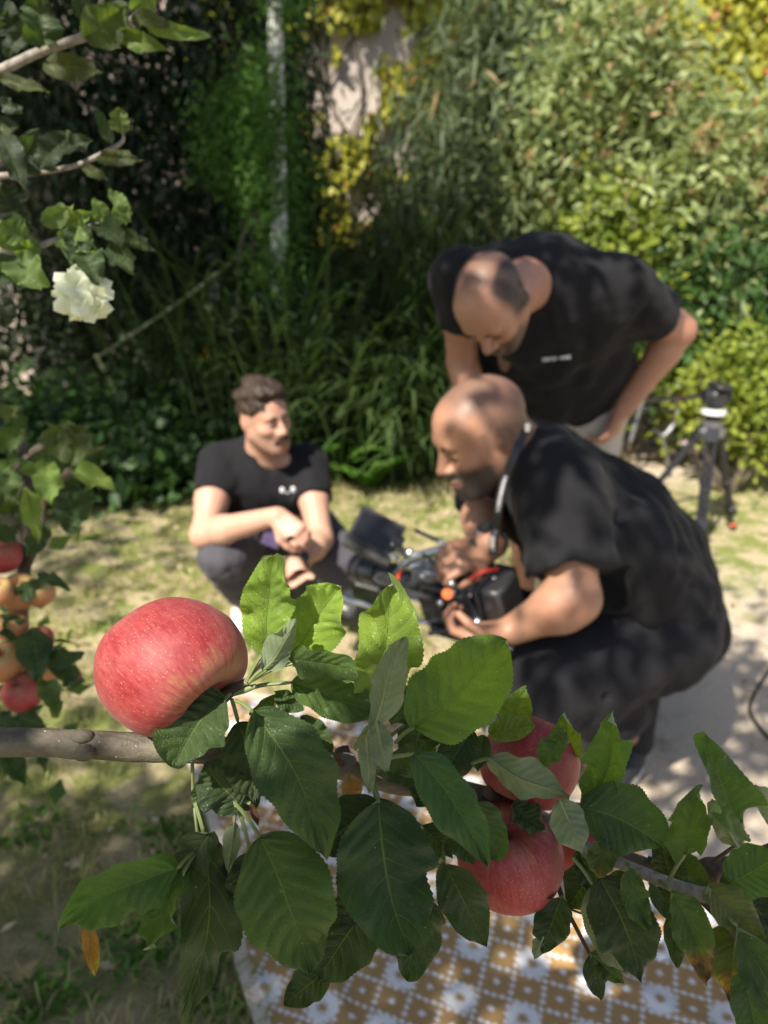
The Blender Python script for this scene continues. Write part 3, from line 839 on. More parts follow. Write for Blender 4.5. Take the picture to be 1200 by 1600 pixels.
# ------------------------------------------------------------------ camera tripod on the right
def tripod():
    ap = P(1112, 668, 3.74)
    base = (ap[0], ap[1], 0)
    r = empty('camera_tripod', base, 'black and grey camera tripod standing on the dry grass at the right', 'tripod')
    feet = [G(1091, 856), G(1146, 828), G(965, 832)]
    for i, f in enumerate(feet):
        d = nrm(f - ap); side = nrm(np.cross(d, (0, 0, 1)))
        st = ap + d * .02 + np.array((0, 0, 0))
        out = np.array((f[0] - ap[0], f[1] - ap[1], 0)); out = nrm(out) * .035
        st = st + out; L = np.linalg.norm(f - st); e = lambda k: st + (f - st) * k
        lg = MB()
        for s in (-1, 1): lg.tube([e(0) + side * s * .019, e(.78) + side * s * .017], .0095, 8)
        lg.tube([e(.25), e(.93)], .0085, 8)
        rot = np.column_stack([side, np.cross(d, side), d])
        lo = lg.build('leg', M['dark_metal'] if i == 0 else M['black_plastic'], r)
        for (kk, sz) in ((.02, (.062, .04, .07)), (.79, (.062, .036, .045)), (.5, (.052, .03, .02))):
            mb = MB(); mb.box(e(kk), sz, rot, .005); mb.build('clamp', M['dark_metal'], lo)
        mb = MB(); mb.ball(e(.96), (.016, .016, .022), None, 6); mb.tube([e(.96), f + np.array((0, 0, .002))], [.012, .004], 8); mb.build('foot', M['rubber'], lo)
        mb = MB(); mb.ball(e(.945), (.017, .017, .012), None, 6)
        mb.build('foot_ring', M['red_plastic'] if i == 1 else M['dark_metal'], lo)
    mb = MB(); hub = np.array((ap[0], ap[1], .20))
    for i, f in enumerate(feet):
        st = ap; mb.tube([hub, st + (f - st) * .76], .006, 6)
    mb.ball(hub, .02, None, 6)
    mb.build('spreader', M['black_plastic'], r)
    mb = MB(); mb.cyl(ap + (0, 0, -.05), ap + (0, 0, .035), .045, 20, .052); mb.box(ap + (0, 0, -.02), (.11, .09, .06), None, .015)
    mb.build('shoulder_casting', M['grey_metal'], r)
    mb = MB(); mb.cyl(ap + (0, 0, .07), ap + (0, 0, .092), .058, 24, .055); mb.build('bowl_ring', M['white_plastic'], r)
    mb = MB(); mb.cyl(ap + (0, 0, .035), ap + (0, 0, .07), .035, 18)
    h = ap + (0, 0, .15)
    mb.cyl(ap + (0, 0, .092), ap + (0, 0, .12), .036, 18); mb.box(h, (.085, .10, .07), None, .014)
    mb.cyl(h + (-.06, 0, 0), h + (.06, 0, 0), .036, 18)
    mb.box(h + (0.01, 0, .05), (.075, .14, .022), None, .005)
    mb.build('fluid_head', M['black_plastic'], r)
    mb = MB(); mb.tube([h + (-.03, .02, 0), h + (-.10, .12, -.03), h + (-.22, .3, -.08)], [.009, .009, .013], 8)
    mb.build('pan_bar', M['dark_metal'], r)
tripod()

def garden_chair():
    r = empty('garden_chair', tuple(G(1010, 700)), 'curved grey steel tube garden chair behind the tripod', 'chair')
    D = 4.75
    A = [P(1072, 560, D), P(1062, 592, D), P(1056, 625, D), P(1058, 650, D), P(1046, 672, D), P(1036, 682, D)]
    mb = MB()
    for dy in (0, .42):
        mb.tube(catmull([a + (0.02 * dy, dy, 0) for a in A], 6), .016, 8)
    mb.build('back_frame', M['grey_metal'], r)
    B = [P(1055, 610, D), P(1030, 610, D), P(1010, 616, D), P(1000, 640, D), P(985, 690, D)]
    mb = MB()
    for dy in (0, .42):
        mb = MB(); mb.tube(catmull([a + (0, dy, 0) for a in B], 6), .012, 8); mb.build('front_leg', M['grey_metal'], r)
    mb = MB(); b0 = P(1036, 682, D); 
    for dy in (0, .42): mb.tube([b0 + (0, dy, 0), (b0[0] + .08, b0[1] + dy, 0.0)], .012, 8)
    mb.tube([b0, b0 + (0, .42, 0)], .012, 8)
    mb.build('rear_leg', M['grey_metal'], r)
    mb = MB(); s0 = P(1057, 645, D); s1 = P(1000, 640, D)
    for k in range(7):
        f = k / 6; q = s0 + (s1 - s0) * f
        mb.box(q + (0, .21, .012), (.035, .42, .010), None, .003)
    mb.build('seat', M['dark_metal'], r)
    mb = MB(); q = P(1061, 620, D) - (0, .02, 0); mb.cyl(q + (0, 0, -.022), q + (0, 0, .022), .021, 12); mb.build('joint_cap', M['orange_plastic'], r)
garden_chair()

def cable():
    pts = [G(1230, 1010, .01), G(1200, 1050, .012), G(1178, 1085, .012), G(1172, 1110, .012), G(1186, 1135, .012), G(1215, 1165, .012), G(1260, 1190, .01)]
    mb = MB(); mb.tube(catmull(pts, 8), .006, 8)
    o = mb.build('cable', M['rubber']); tag(o, 'thin black cable curving over the sand at the right edge', 'cable')
cable()

# ------------------------------------------------------------------ cinema camera rig in the hands of the kneeling man
def cine_rig():
    D = 1.90
    o0 = P(715, 930, D)
    rs0 = np.random.RandomState(31)
    r = empty('cinema_camera', tuple(o0), 'black cinema camera rig with monitor and long lens held by the shaved-head man', 'camera')
    # rig frame: X = lens direction (image left, slightly up), Y = away, Z = up
    X = nrm(P(560, 884, 2.12) - P(720, 925, D)); Z = nrm(np.array((-.20, -.25, 1.0)) - X * np.dot(X, (-.20, -.25, 1.0))); Y = np.cross(Z, X)
    Rm = np.column_stack([X, Y, Z])
    def W(x, y, z): return o0 + Rm @ np.array((x, y, z))
    def bx(mb, x, y, z, sx, sy, sz, b=.004): mb.box(W(x, y, z), (sx, sy, sz), Rm, b)
    mb = MB(); bx(mb, 0, 0, 0, .145, .10, .105, .01); bx(mb, -.02, -.03, .068, .10, .04, .018); bx(mb, .03, .062, .0, .07, .02, .08)
    for k in range(6): bx(mb, -.05 + .018 * k, -.058, .02, .010, .008, .05, .002)
    body = mb.build('body', M['black_plastic'], r)
    mb = MB()
    for (x, z, s) in ((-.05, -.03, .012), (-.02, -.03, .012), (.01, -.03, .012), (-.05, -.052, .012), (.045, .03, .018), (.02, .055, .01)):
        mb.cyl(W(x, -.054, z), W(x, -.064, z), s / 2, 10)
    bx(mb, .0, -.057, .045, .05, .006, .02, .002); bx(mb, .055, -.045, .078, .05, .03, .012)
    mb.build('button_panel', M['steel'], body)
    # lens : mount, barrel, rings, front
    lens = MB()
    for (a, b, q) in ((.085, .10, .030), (.10, .16, .034), (.163, .20, .037), (.203, .245, .032), (.248, .30, .036), (.303, .335, .039)):
        lens.cyl(W(a, 0, .005), W(b, 0, .005), q, 28)
    lens = lens.build('lens', M['dark_metal'], r)
    mb = MB(); mb.cyl(W(.334, 0, .005), W(.3365, 0, .005), .033, 28); mb.build('front_glass', M['blue_glass'], lens)
    mb = MB(); mb.cyl(W(.157, 0, .005), W(.166, 0, .005), .038, 28); mb.build('focus_mark', M['red_plastic'], lens)
    # rails below
    mb = MB()
    for y in (-.035, .035): mb.tube([W(-.16, y, -.09), W(.40, y, -.09)], .0075, 10)
    mb.build('rail', M['steel'], r)
    mb = MB(); bx(mb, .0, 0, -.085, .14, .12, .028); bx(mb, .24, 0, -.085, .03, .11, .035); bx(mb, .25, 0, -.055, .02, .05, .04)
    mb.build('base_plate', M['black_plastic'], r)
    # follow focus motor with orange-red wheel
    mb = MB(); bx(mb, .19, -.075, -.03, .05, .035, .07); mb.cyl(W(.19, -.095, -.02), W(.19, -.055, -.02), .026, 20)
    mb.cyl(W(.36, -.06, -.05), W(.36, -.02, -.05), .022, 16)
    mo = mb.build('focus_motor', M['dark_metal'], r)
    mb = MB(); mb.cyl(W(.19, -.097, -.02), W(.19, -.104, -.02), .016, 16); mb.cyl(W(.335, -.066, -.03), W(.335, -.074, -.03), .013, 14); mb.build('motor_knob', M['red_plastic'], mo)
    c = P(699, 928, 1.79); mb = MB(); cd = nrm(cC - c); mb.cyl(c, c + cd * .02, .0125, 20); a = mb.build('side_knob', M['orange_plastic'], r)
    # top handle
    T0 = P(705, 856, 1.86); T1 = P(640, 872, 1.95)
    mb = MB(); mb.tube([T0, T1], .012, 12)
    mb.tube(catmull([T1, P(628, 885, 1.95), W(.07, 0, .07)], 5), .009, 8); mb.tube(catmull([T0, P(722, 874, 1.87), W(-.04, 0, .07)], 5), .010, 8)
    mb.tube([P(705, 872, 1.86), P(636, 886, 1.94)], .006, 8)
    mb.build('top_handle', M['steel'], r)
    mb = MB(); mb.tube([P(745, 850, 1.85), P(700, 862, 1.86)], .017, 12); mb.build('handle_grip', M['rubber'], r)
    mb = MB(); c = P(669, 893, 1.88)
    mb.box(c, (.075, .05, .035), Rm, .006); mb.box(P(690, 898, 1.86), (.05, .04, .025), Rm, .004); mb.build('transmitter', M['grey_metal'], r)
    # monitor : tilted slab, screen side towards the crouching men
    c = P(588, 832, 1.98)
    ex = nrm(P(628, 819, 1.98) - P(572, 790, 1.98)); ey = nrm(P(548, 835, 1.98) - P(572, 790, 1.98) + np.array((0, -.03, 0))); ey = nrm(ey - ex * np.dot(ex, ey)); ez = np.cross(ex, ey)
    Rq = np.column_stack([ex, ey, ez])
    mb = MB(); mb.box(c, (.125, .095, .018), Rq, .005); mn = mb.build('monitor', M['black_plastic'], r)
    mb = MB(); mb.box(c - ez * .0105 if ez[1] > 0 else c + ez * .0105, (.108, .072, .003), Rq, .001); mb.build('screen', M['screen'], mn)
    mb = MB(); q = c + ey * .055; mb.box(q + (0, .01, -.006), (.13, .026, .030), Rq, .003); mb.build('sun_hood', simple('hood_grey', (.04, .04, .04), .5), mn)
    mb = MB(); mb.tube(catmull([P(612, 850, 1.97), P(625, 858, 1.96), P(640, 868, 1.95)], 5), .010, 8); mb.ball(P(614, 852, 1.965), .015, None, 8); mb.ball(P(638, 866, 1.95), .015, None, 8)
    mb.box(P(622, 845, 1.96), (.03, .025, .03), Rq, .004)
    mb.build('monitor_arm', M['dark_metal'], mn)
    mb = MB(); mb.ball(P(640, 864, 1.935), .012, None, 8); mb.cyl(P(612, 868, 1.95), P(622, 872, 1.93), .008, 10); mb.build('arm_knob', M['steel'], mn)
    # battery and V plate on the rear
    mb = MB(); bx(mb, -.135, .0, .01, .055, .095, .14, .008); bx(mb, -.098, .0, .0, .016, .105, .15, .003); mb.build('battery', M['black_plastic'], r)
    mb = MB()
    for k in range(5): q = P(790 + 3 * k, 915 + 17 * k, 1.80); mb.ball(q, (.009, .006, .006), None, 6)
    mb.build('battery_stud', M['steel'], r)
    mb = MB(); c = P(792, 935, 1.86); mb.box(c, (.06, .06, .17), Rm, .008); c = P(758, 900, 1.87); mb.box(c, (.05, .05, .09), Rm, .008); mb.build('battery_holder', M['black_plastic'], r)
    # legs / shoulder pad arms below
    mb = MB(); mb.tube([P(704, 935, 1.80), P(722, 1000, 1.80)], .012, 10); mb.tube([P(722, 920, 1.80), P(750, 975, 1.80)], .009, 10)
    mb.tube([P(668, 972, 1.88), P(720, 960, 1.85)], .007, 8); mb.tube([P(670, 990, 1.88), P(725, 978, 1.85)], .007, 8)
    mb.build('side_arm', M['dark_metal'], r)
    for (x, y, q) in ((746, 972, .011), (706, 912, .009), (688, 942, .008), (773, 905, .008), (660, 900, .007), (735, 930, .006)):
        mb = MB(); mb.ball(P(x, y, 1.79), q, None, 8); mb.build('bolt', M['steel'], r)
    for k in range(16):
        q = W(*(np.array((rs0.uniform(-.12, .14), -.055 - rs0.uniform(0, .02), rs0.uniform(-.08, .10)))))
        mb = MB(); mb.box(q, (rs0.uniform(.012, .045), rs0.uniform(.01, .03), rs0.uniform(.008, .03)), Rm, .003); mb.build('module', M[('dark_metal', 'black_plastic', 'steel', 'grey_metal')[k % 4]], r)
    for k in range(3):
        mb = MB(); a = W(-.1 + .07 * k, -.06, .06 + .02 * k); mb.tube([a, a + Rm @ np.array((.09, .01, .035))], .0055, 8); mb.build('cross_rod', M['steel' if k == 1 else 'dark_metal'], r)
    # cables
    rs = np.random.RandomState(9); 
    for k, (pts, rad) in enumerate((([(640, 880), (615, 900), (640, 925), (690, 940)], .004), ([(700, 880), (735, 905), (770, 930), (750, 965)], .005), ([(660, 865), (690, 885), (720, 880), (760, 905)], .004), ([(735, 905), (720, 935), (748, 960), (790, 975)], .005), ([(600, 895), (585, 905), (610, 915), (660, 930)], .004))):
        mb = MB(); mb.tube(catmull([P(x, y, 1.83 + .04 * rs.rand()) for x, y in pts], 7), rad, 7)
        mb.build('lead', M['rubber'], r)
    mb = MB(); mb.tube(catmull([P(735, 905, 1.82), P(755, 893, 1.81), P(778, 890, 1.82)], 6), .005, 7); mb.build('red_lead', M['red_plastic'], r)
cine_rig()

# ------------------------------------------------------------------ people : smooth implicit bodies
class Field:
    def __init__(s, lo, hi, h):
        s.h = h; s.lo = np.asarray(lo, float); s.n = np.ceil((np.asarray(hi) - s.lo) / h).astype(int) + 1
        s.ax = [(s.lo[i] + h * np.arange(s.n[i])).astype(np.float32) for i in range(3)]
        s.d = np.full(s.n, 0.3, np.float32)
    def win(s, pts, pad):
        pts = np.asarray(pts, float).reshape(-1, 3)
        a = np.floor((pts.min(0) - pad - s.lo) / s.h).astype(int); b = np.ceil((pts.max(0) + pad - s.lo) / s.h).astype(int) + 1
        a = np.clip(a, 0, s.n); b = np.clip(b, 0, s.n)
        sl = tuple(slice(a[i], b[i]) for i in range(3))
        X, Y, Z = s.ax[0][sl[0]][:, None, None], s.ax[1][sl[1]][None, :, None], s.ax[2][sl[2]][None, None, :]
        return sl, X, Y, Z
    @staticmethod
    def smin(a, b, k):
        if k <= 0: return np.minimum(a, b)
        h = np.clip(0.5 + 0.5 * (b - a) / k, 0, 1)
        return b + (a - b) * h - k * h * (1 - h)
    def _put(s, sl, v, k, mode):
        if mode == 'add': s.d[sl] = s.smin(s.d[sl], v, k)
        elif mode == 'sub': s.d[sl] = -s.smin(-s.d[sl], v, k)
    def cone(s, a, b, r1, r2, k=.02, mode='add', flat=None):
        """tapered capsule ; flat=(axis, factor) squashes it across a direction"""
        a = np.asarray(a, float); b = np.asarray(b, float)
        sl, X, Y, Z = s.win([a, b], max(r1, r2) * 1.3 + k + .02)
        ab = b - a; L2 = ab @ ab + 1e-12
        dx, dy, dz = X - a[0], Y - a[1], Z - a[2]
        t = np.clip((dx * ab[0] + dy * ab[1] + dz * ab[2]) / L2, 0, 1)
        ex, ey, ez = dx - t * ab[0], dy - t * ab[1], dz - t * ab[2]
        q = ex * ex + ey * ey + ez * ez
        if flat is not None:
            n, fct = nrm(flat[0]), flat[1]
            pn = ex * n[0] + ey * n[1] + ez * n[2]
            q = q + pn * pn * (1 / fct ** 2 - 1)
        v = np.sqrt(q) - (r1 + (r2 - r1) * t)
        s._put(sl, v.astype(np.float32), k, mode)
    def ell(s, c, r, Rm=None, k=.02, mode='add'):
        c = np.asarray(c, float); r = np.asarray(r, float) * np.ones(3)
        sl, X, Y, Z = s.win([c], r.max() + k + .02)
        dx, dy, dz = X - c[0], Y - c[1], Z - c[2]
        if Rm is not None:
            q = [dx * Rm[0, i] + dy * Rm[1, i] + dz * Rm[2, i] for i in range(3)]
        else: q = [dx, dy, dz]
        k0 = np.sqrt((q[0] / r[0]) ** 2 + (q[1] / r[1]) ** 2 + (q[2] / r[2]) ** 2)
        k1 = np.sqrt((q[0] / r[0] ** 2) ** 2 + (q[1] / r[1] ** 2) ** 2 + (q[2] / r[2] ** 2) ** 2) + 1e-6
        v = k0 * (k0 - 1) / k1
        s._put(sl, v.astype(np.float32), k, mode)
    def chain(s, pts, rr, k=.02, flat=None):
        for i in range(len(pts) - 1): s.cone(pts[i], pts[i + 1], rr[i], rr[i + 1], k, 'add', flat)
    def cut(s, p, n, center=None, rad=None, k=0.0):
        """remove everything on the +n side of the plane, optionally only within a ball"""
        p = np.asarray(p, float); n = nrm(n)
        if center is None: sl, X, Y, Z = s.win([s.lo, s.lo + s.n * s.h], 0)
        else: sl, X, Y, Z = s.win([center], rad)
        v = (X - p[0]) * n[0] + (Y - p[1]) * n[1] + (Z - p[2]) * n[2]
        if center is not None:
            c = np.asarray(center)
            q = np.sqrt((X - c[0]) ** 2 + (Y - c[1]) ** 2 + (Z - c[2]) ** 2) - rad
            v = -np.maximum(-v, q)            # inside the ball and beyond the plane
        d = s.d[sl]
        s.d[sl] = np.maximum(d, v.astype(np.float32)) if k == 0 else -s.smin(-d, -v.astype(np.float32), k)
    def wrinkle(s, amp, sc, seed, center=None, rad=None, stretch=(1, 1, 1)):
        if center is None: sl, X, Y, Z = s.win([s.lo, s.lo + s.n * s.h], 0); w = 1
        else:
            sl, X, Y, Z = s.win([center], rad)
            c = np.asarray(center); w = np.clip(1 - np.sqrt((X - c[0]) ** 2 + (Y - c[1]) ** 2 + (Z - c[2]) ** 2) / rad, 0, 1)
            w = w * w * (3 - 2 * w)
        rs = np.random.RandomState(seed); out = 0
        X, Y, Z = X * stretch[0], Y * stretch[1], Z * stretch[2]
        for i in range(6):
            a = rs.normal(size=3); a /= np.linalg.norm(a); b = rs.normal(size=3); b /= np.linalg.norm(b)
            f = sc * (0.7 + 0.35 * i); ph = rs.rand(2) * 6.28
            out = out + np.sin(f * (X * a[0] + Y * a[1] + Z * a[2]) + ph[0] + 1.6 * np.sin(f * .5 * (X * b[0] + Y * b[1] + Z * b[2]) + ph[1])) / (1 + .35 * i)
        s.d[sl] += (amp * w * out / 2.4).astype(np.float32)
    def fold(s, a, b, wd, amp):
        """one soft crease line along a-b"""
        a = np.asarray(a, float); b = np.asarray(b, float)
        sl, X, Y, Z = s.win([a, b], wd * 3)
        ab = b - a; L2 = ab @ ab + 1e-12
        dx, dy, dz = X - a[0], Y - a[1], Z - a[2]
        t = np.clip((dx * ab[0] + dy * ab[1] + dz * ab[2]) / L2, 0, 1)
        q = (dx - t * ab[0]) ** 2 + (dy - t * ab[1]) ** 2 + (dz - t * ab[2]) ** 2
        s.d[sl] += (amp * np.exp(-q / wd ** 2) * np.sin(np.pi * np.clip(t, .12, .88))).astype(np.float32)
    def mesh(s):
        d = s.d; n = np.array(d.shape)
        ins = d < 0
        c = [ins[i:n[0] - 1 + i, j:n[1] - 1 + j, k:n[2] - 1 + k] for i in (0, 1) for j in (0, 1) for k in (0, 1)]
        anyi = c[0].copy(); alli = c[0].copy()
        for q in c[1:]: anyi |= q; alli &= q
        act = anyi & ~alli
        I = np.argwhere(act)
        idx = np.full(act.shape, -1, np.int32); idx[act] = np.arange(len(I))
        offs = [(i, j, k) for i in (0, 1) for j in (0, 1) for k in (0, 1)]
        V = {o: d[I[:, 0] + o[0], I[:, 1] + o[1], I[:, 2] + o[2]] for o in offs}
        acc = np.zeros((len(I), 3)); cnt = np.zeros(len(I))
        for o in offs:
            for a in range(3):
                if o[a] == 0:
                    o2 = list(o); o2[a] = 1; o2 = tuple(o2)
                    v0, v1 = V[o], V[o2]; m = (v0 < 0) != (v1 < 0)
                    t = np.where(m, v0 / (v0 - v1 + 1e-20), 0)
                    p = np.tile(np.array(o, float), (len(I), 1)); p[:, a] += t
                    acc[m] += p[m]; cnt[m] += 1
        vert = s.lo + (I + acc / cnt[:, None]) * s.h
        F_ = []
        for a in range(3):
            o1, o2 = (a + 1) % 3, (a + 2) % 3
            sh = [slice(None)] * 3; sh2 = [slice(None)] * 3
            sh[a] = slice(0, n[a] - 1); sh2[a] = slice(1, n[a])
            A = ins[tuple(sh)]; B = ins[tuple(sh2)]
            E = np.argwhere(A != B)
            ok = (E[:, o1] > 0) & (E[:, o2] > 0) & (E[:, o1] < n[o1] - 1) & (E[:, o2] < n[o2] - 1); E = E[ok]
            fl = A[E[:, 0], E[:, 1], E[:, 2]]
            q = []
            for (u, v) in ((0, 0), (1, 0), (1, 1), (0, 1)):
                c_ = E.copy(); c_[:, o1] -= u; c_[:, o2] -= v
                q.append(idx[c_[:, 0], c_[:, 1], c_[:, 2]])
            q = np.stack(q, -1)
            q[~fl] = q[~fl][:, ::-1]
            F_.append(q)
        fc = np.concatenate(F_)
        # light smoothing
        for _ in range(2):
            s1 = np.zeros_like(vert); c1 = np.zeros(len(vert))
            for i in range(4):
                a_, b_ = fc[:, i], fc[:, (i + 1) % 4]
                for k in range(3): s1[:, k] += np.bincount(a_, vert[b_, k], len(vert))
                c1 += np.bincount(a_, minlength=len(vert))
            vert = vert * .5 + .5 * s1 / np.maximum(c1, 1)[:, None]
        return vert, fc

def frame(fwd, up):
    f = nrm(fwd); x = nrm(np.cross(f, up)); u = np.cross(x, f)
    return np.column_stack([x, f, u])            # columns: right(local x), forward(y), up(z)

class Head:
    """local axes: x = the figure's right, y = forward, z = up ; height about 0.235 m at s = 1"""
    def __init__(s, c, fwd, up, sc=1.0, wide=1.0):
        s.c = np.asarray(c, float); s.R = frame(fwd, up); s.s = sc; s.wd = wide
    def W(s, x, y, z): return s.c + s.R @ (np.array((x * s.wd, y, z)) * s.s)
    def L(s, p): return ((p - s.c) @ s.R) / s.s / np.array((s.wd, 1, 1))
    def skull(s, f, off=0.0, k=.03):
        e = lambda p, r, kk: f.ell(s.W(*p), (np.array(r) * np.array((s.wd, 1, 1)) + off) * s.s, s.R, kk * s.s)
        e((0, -.016, .034), (.077, .096, .084), k)
        e((0, .020, -.015), (.066, .070, .090), k)
        e((0, .030, .045), (.062, .055, .050), k)
    def build(s, f, beard=0.0):
        k = s.s; s.skull(f)
        e = lambda p, r, kk, m='add': f.ell(s.W(*p), np.array(r) * k, s.R, kk * k, m)
        cn = lambda a, b, r1, r2, kk, m='add': f.cone(s.W(*a), s.W(*b), r1 * k, r2 * k, kk * k, m)
        e((0, .038, -.062), (.046, .046, .048), .03)
        for sg in (-1, 1):
            cn((sg * .056, -.004, -.050), (sg * .022, .066, -.092), .020, .020, .03)
            e((sg * .040, .058, -.018), (.024, .026, .022), .02)
        e((0, .076, -.094), (.023, .020, .019), .02)
        cn((-.032, .080, .026), (.032, .080, .026), .012, .012, .018)
        for sg in (-1, 1):
            e((sg * .031, .098, .004), (.020, .020, .013), .014, 'sub')
            e((sg * .031, .073, .003), (.0135, .0145, .0125), .003)
        cn((0, .088, .016), (0, .112, -.026), .0085, .0115, .010)
        for sg in (-1, 1): e((sg * .012, .099, -.031), (.009, .011, .008), .006)
        cn((0, .086, -.044), (0, .090, -.072), .016, .014, .014)
        e((0, .097, -.058), (.022, .011, .0055), .004)
        e((0, .095, -.069), (.019, .011, .007), .004)
        for sg in (-1, 1): cn((0, .109, -.0628), (sg * .021, .103, -.0672), .0018, .0016, .003, 'sub')
        for sg in (-1, 1):
            a = s.R @ np.array([[math.cos(.35), -sg * math.sin(.35), 0], [sg * math.sin(.35), math.cos(.35), 0], [0, 0, 1]])
            cc = s.W(sg * .080, -.012, -.002)
            f.ell(cc, np.array((.0075, .019, .032)) * k, a, .006)
            f.ell(s.W(sg * .088, -.006, .002), np.array((.006, .010, .018)) * k, a, .004, 'sub')
            f.ell(s.W(sg * .083, -.004, -.004), np.array((.005, .006, .008)) * k, a, .004)
        if beard: e((0, .060, -.092), (.036, .036, .026), .02)

def hand(f, wrist, fdir, pdir, curl=1.0, thumb=1, sc=1.0, spread=0.0):
    """fdir: along the metacarpals, pdir: palm normal (fingers curl towards it), thumb=+1/-1 side"""
    fd = nrm(fdir); pn = nrm(np.asarray(pdir) - fd * np.dot(pdir, fd)); sd = np.cross(fd, pn) * thumb
    w = np.asarray(wrist, float); k = sc
    pc = w + fd * .048 * k
    for o in (-.026, -.009, .009, .026):
        f.cone(w + fd * .01 * k + sd * o * .6 * k, w + fd * .088 * k + sd * o * k, .017 * k, .0135 * k, .012)
    Ls = (.072, .082, .078, .062)
    for i, o in enumerate((.029, .0098, -.0098, -.028)):
        p = w + fd * (.090 - abs(i - 1.2) * .003) * k + sd * o * k
        th = .22 + .30 * curl + .05 * i
        for j, (fr, r1, r2) in enumerate(((.45, .0095, .0088), (.32, .0088, .0080), (.25, .0080, .0068))):
            dr = nrm(fd * math.cos(th) + pn * math.sin(th) + sd * spread * (1.5 - i) * .12)
            q = p + dr * Ls[i] * fr * k
            f.cone(p, q, r1 * k, r2 * k, .0025)
            p = q; th += (.30 + .75 * curl)
    p = w + fd * .030 * k + sd * .024 * k
    d0 = nrm(fd * .75 + sd * .65 + pn * .35)
    q = p + d0 * .040 * k; f.cone(p, q, .0145 * k, .0115 * k, .010)
    d1 = nrm(fd * .9 + sd * (.25 - .4 * curl) + pn * (.3 + .5 * curl)); q2 = q + d1 * .032 * k
    f.cone(q, q2, .0112 * k, .0098 * k, .003)
    q3 = q2 + nrm(d1 + pn * .3 * curl - sd * .3 * curl) * .026 * k; f.cone(q2, q3, .0098 * k, .008 * k, .003)

def arm(f, S, E, Wr, r=(.052, .046, .041, .045, .028), k=.02):
    m1 = S + (E - S) * .5; m2 = E + (Wr - E) * .28
    f.chain([S, m1, E], [r[0], r[1], r[2]], k)
    f.chain([E, m2, Wr], [r[2], r[3], r[4]], k)

def skin_obj(f, mat, parent, head, stub=None, red=None):
    v, fc = f.mesh()
    L = head.L(v)
    near = np.linalg.norm(L, axis=1) < .17
    st = np.zeros(len(v)); rd = np.zeros(len(v))
    if stub is not None: st = np.where(near, stub(L), 0)
    lip = np.exp(-((L[:, 0] / .022) ** 4 + ((L[:, 2] + .063) / .011) ** 4)) * (L[:, 1] > .08)
    rd = np.where(near, lip, 0)
    ear = (np.abs(L[:, 0]) > .078) & (np.abs(L[:, 2]) < .04) & near
    rd = np.maximum(rd, .35 * ear)
    return mesh_obj('body', v, fc, mat, parent, True, attrs={'stubble': np.clip(st, 0, 1), 'redness': np.clip(rd, 0, 1)})
def sdf_obj(f, name, mat, parent):
    v, fc = f.mesh(); return mesh_obj(name, v, fc, mat, parent, True)

def face_bits(head, root, brow_mat, gaze=(0, 1, 0), brow_r=.0035, closed=False):
    for sg in (-1, 1):
        if not closed:
            mb = MB(); mb.ball(head.W(sg * .031, .0768, .0025), np.array((.0118, .0115, .0058)) * head.s, head.R, 10)
            e = mb.build('eye', M['eye_white'], root)
            g = nrm(head.R @ np.array(gaze)); c = head.W(sg * .031, .0765, .0025) + g * .0080 * head.s
            mb = MB(); mb.ball(c, np.array((.0058, .0050, .0050)) * head.s, head.R, 8); mb.build('iris', M['eye_dark'], e)
        if closed:
            mb = MB(); mb.tube(catmull([head.W(sg * .019, .0835, -.003), head.W(sg * .031, .0875, -.006), head.W(sg * .043, .0815, -.003)], 5), .0016 * head.s, 6)
            mb.build('eyelash', brow_mat, root)
        mb = MB()
        mb.tube(catmull([head.W(sg * .012, .0935, .021), head.W(sg * .028, .0925, .027), head.W(sg * .047, .077, .022)], 5), np.interp(np.linspace(0, 1, 11), [0, .4, 1], [brow_r, brow_r * 1.15, brow_r * .4]) * head.s, 8)
        mb.build('eyebrow', brow_mat, root)

# the figure's own left is -x in the head frame's "right"; everything below is world space

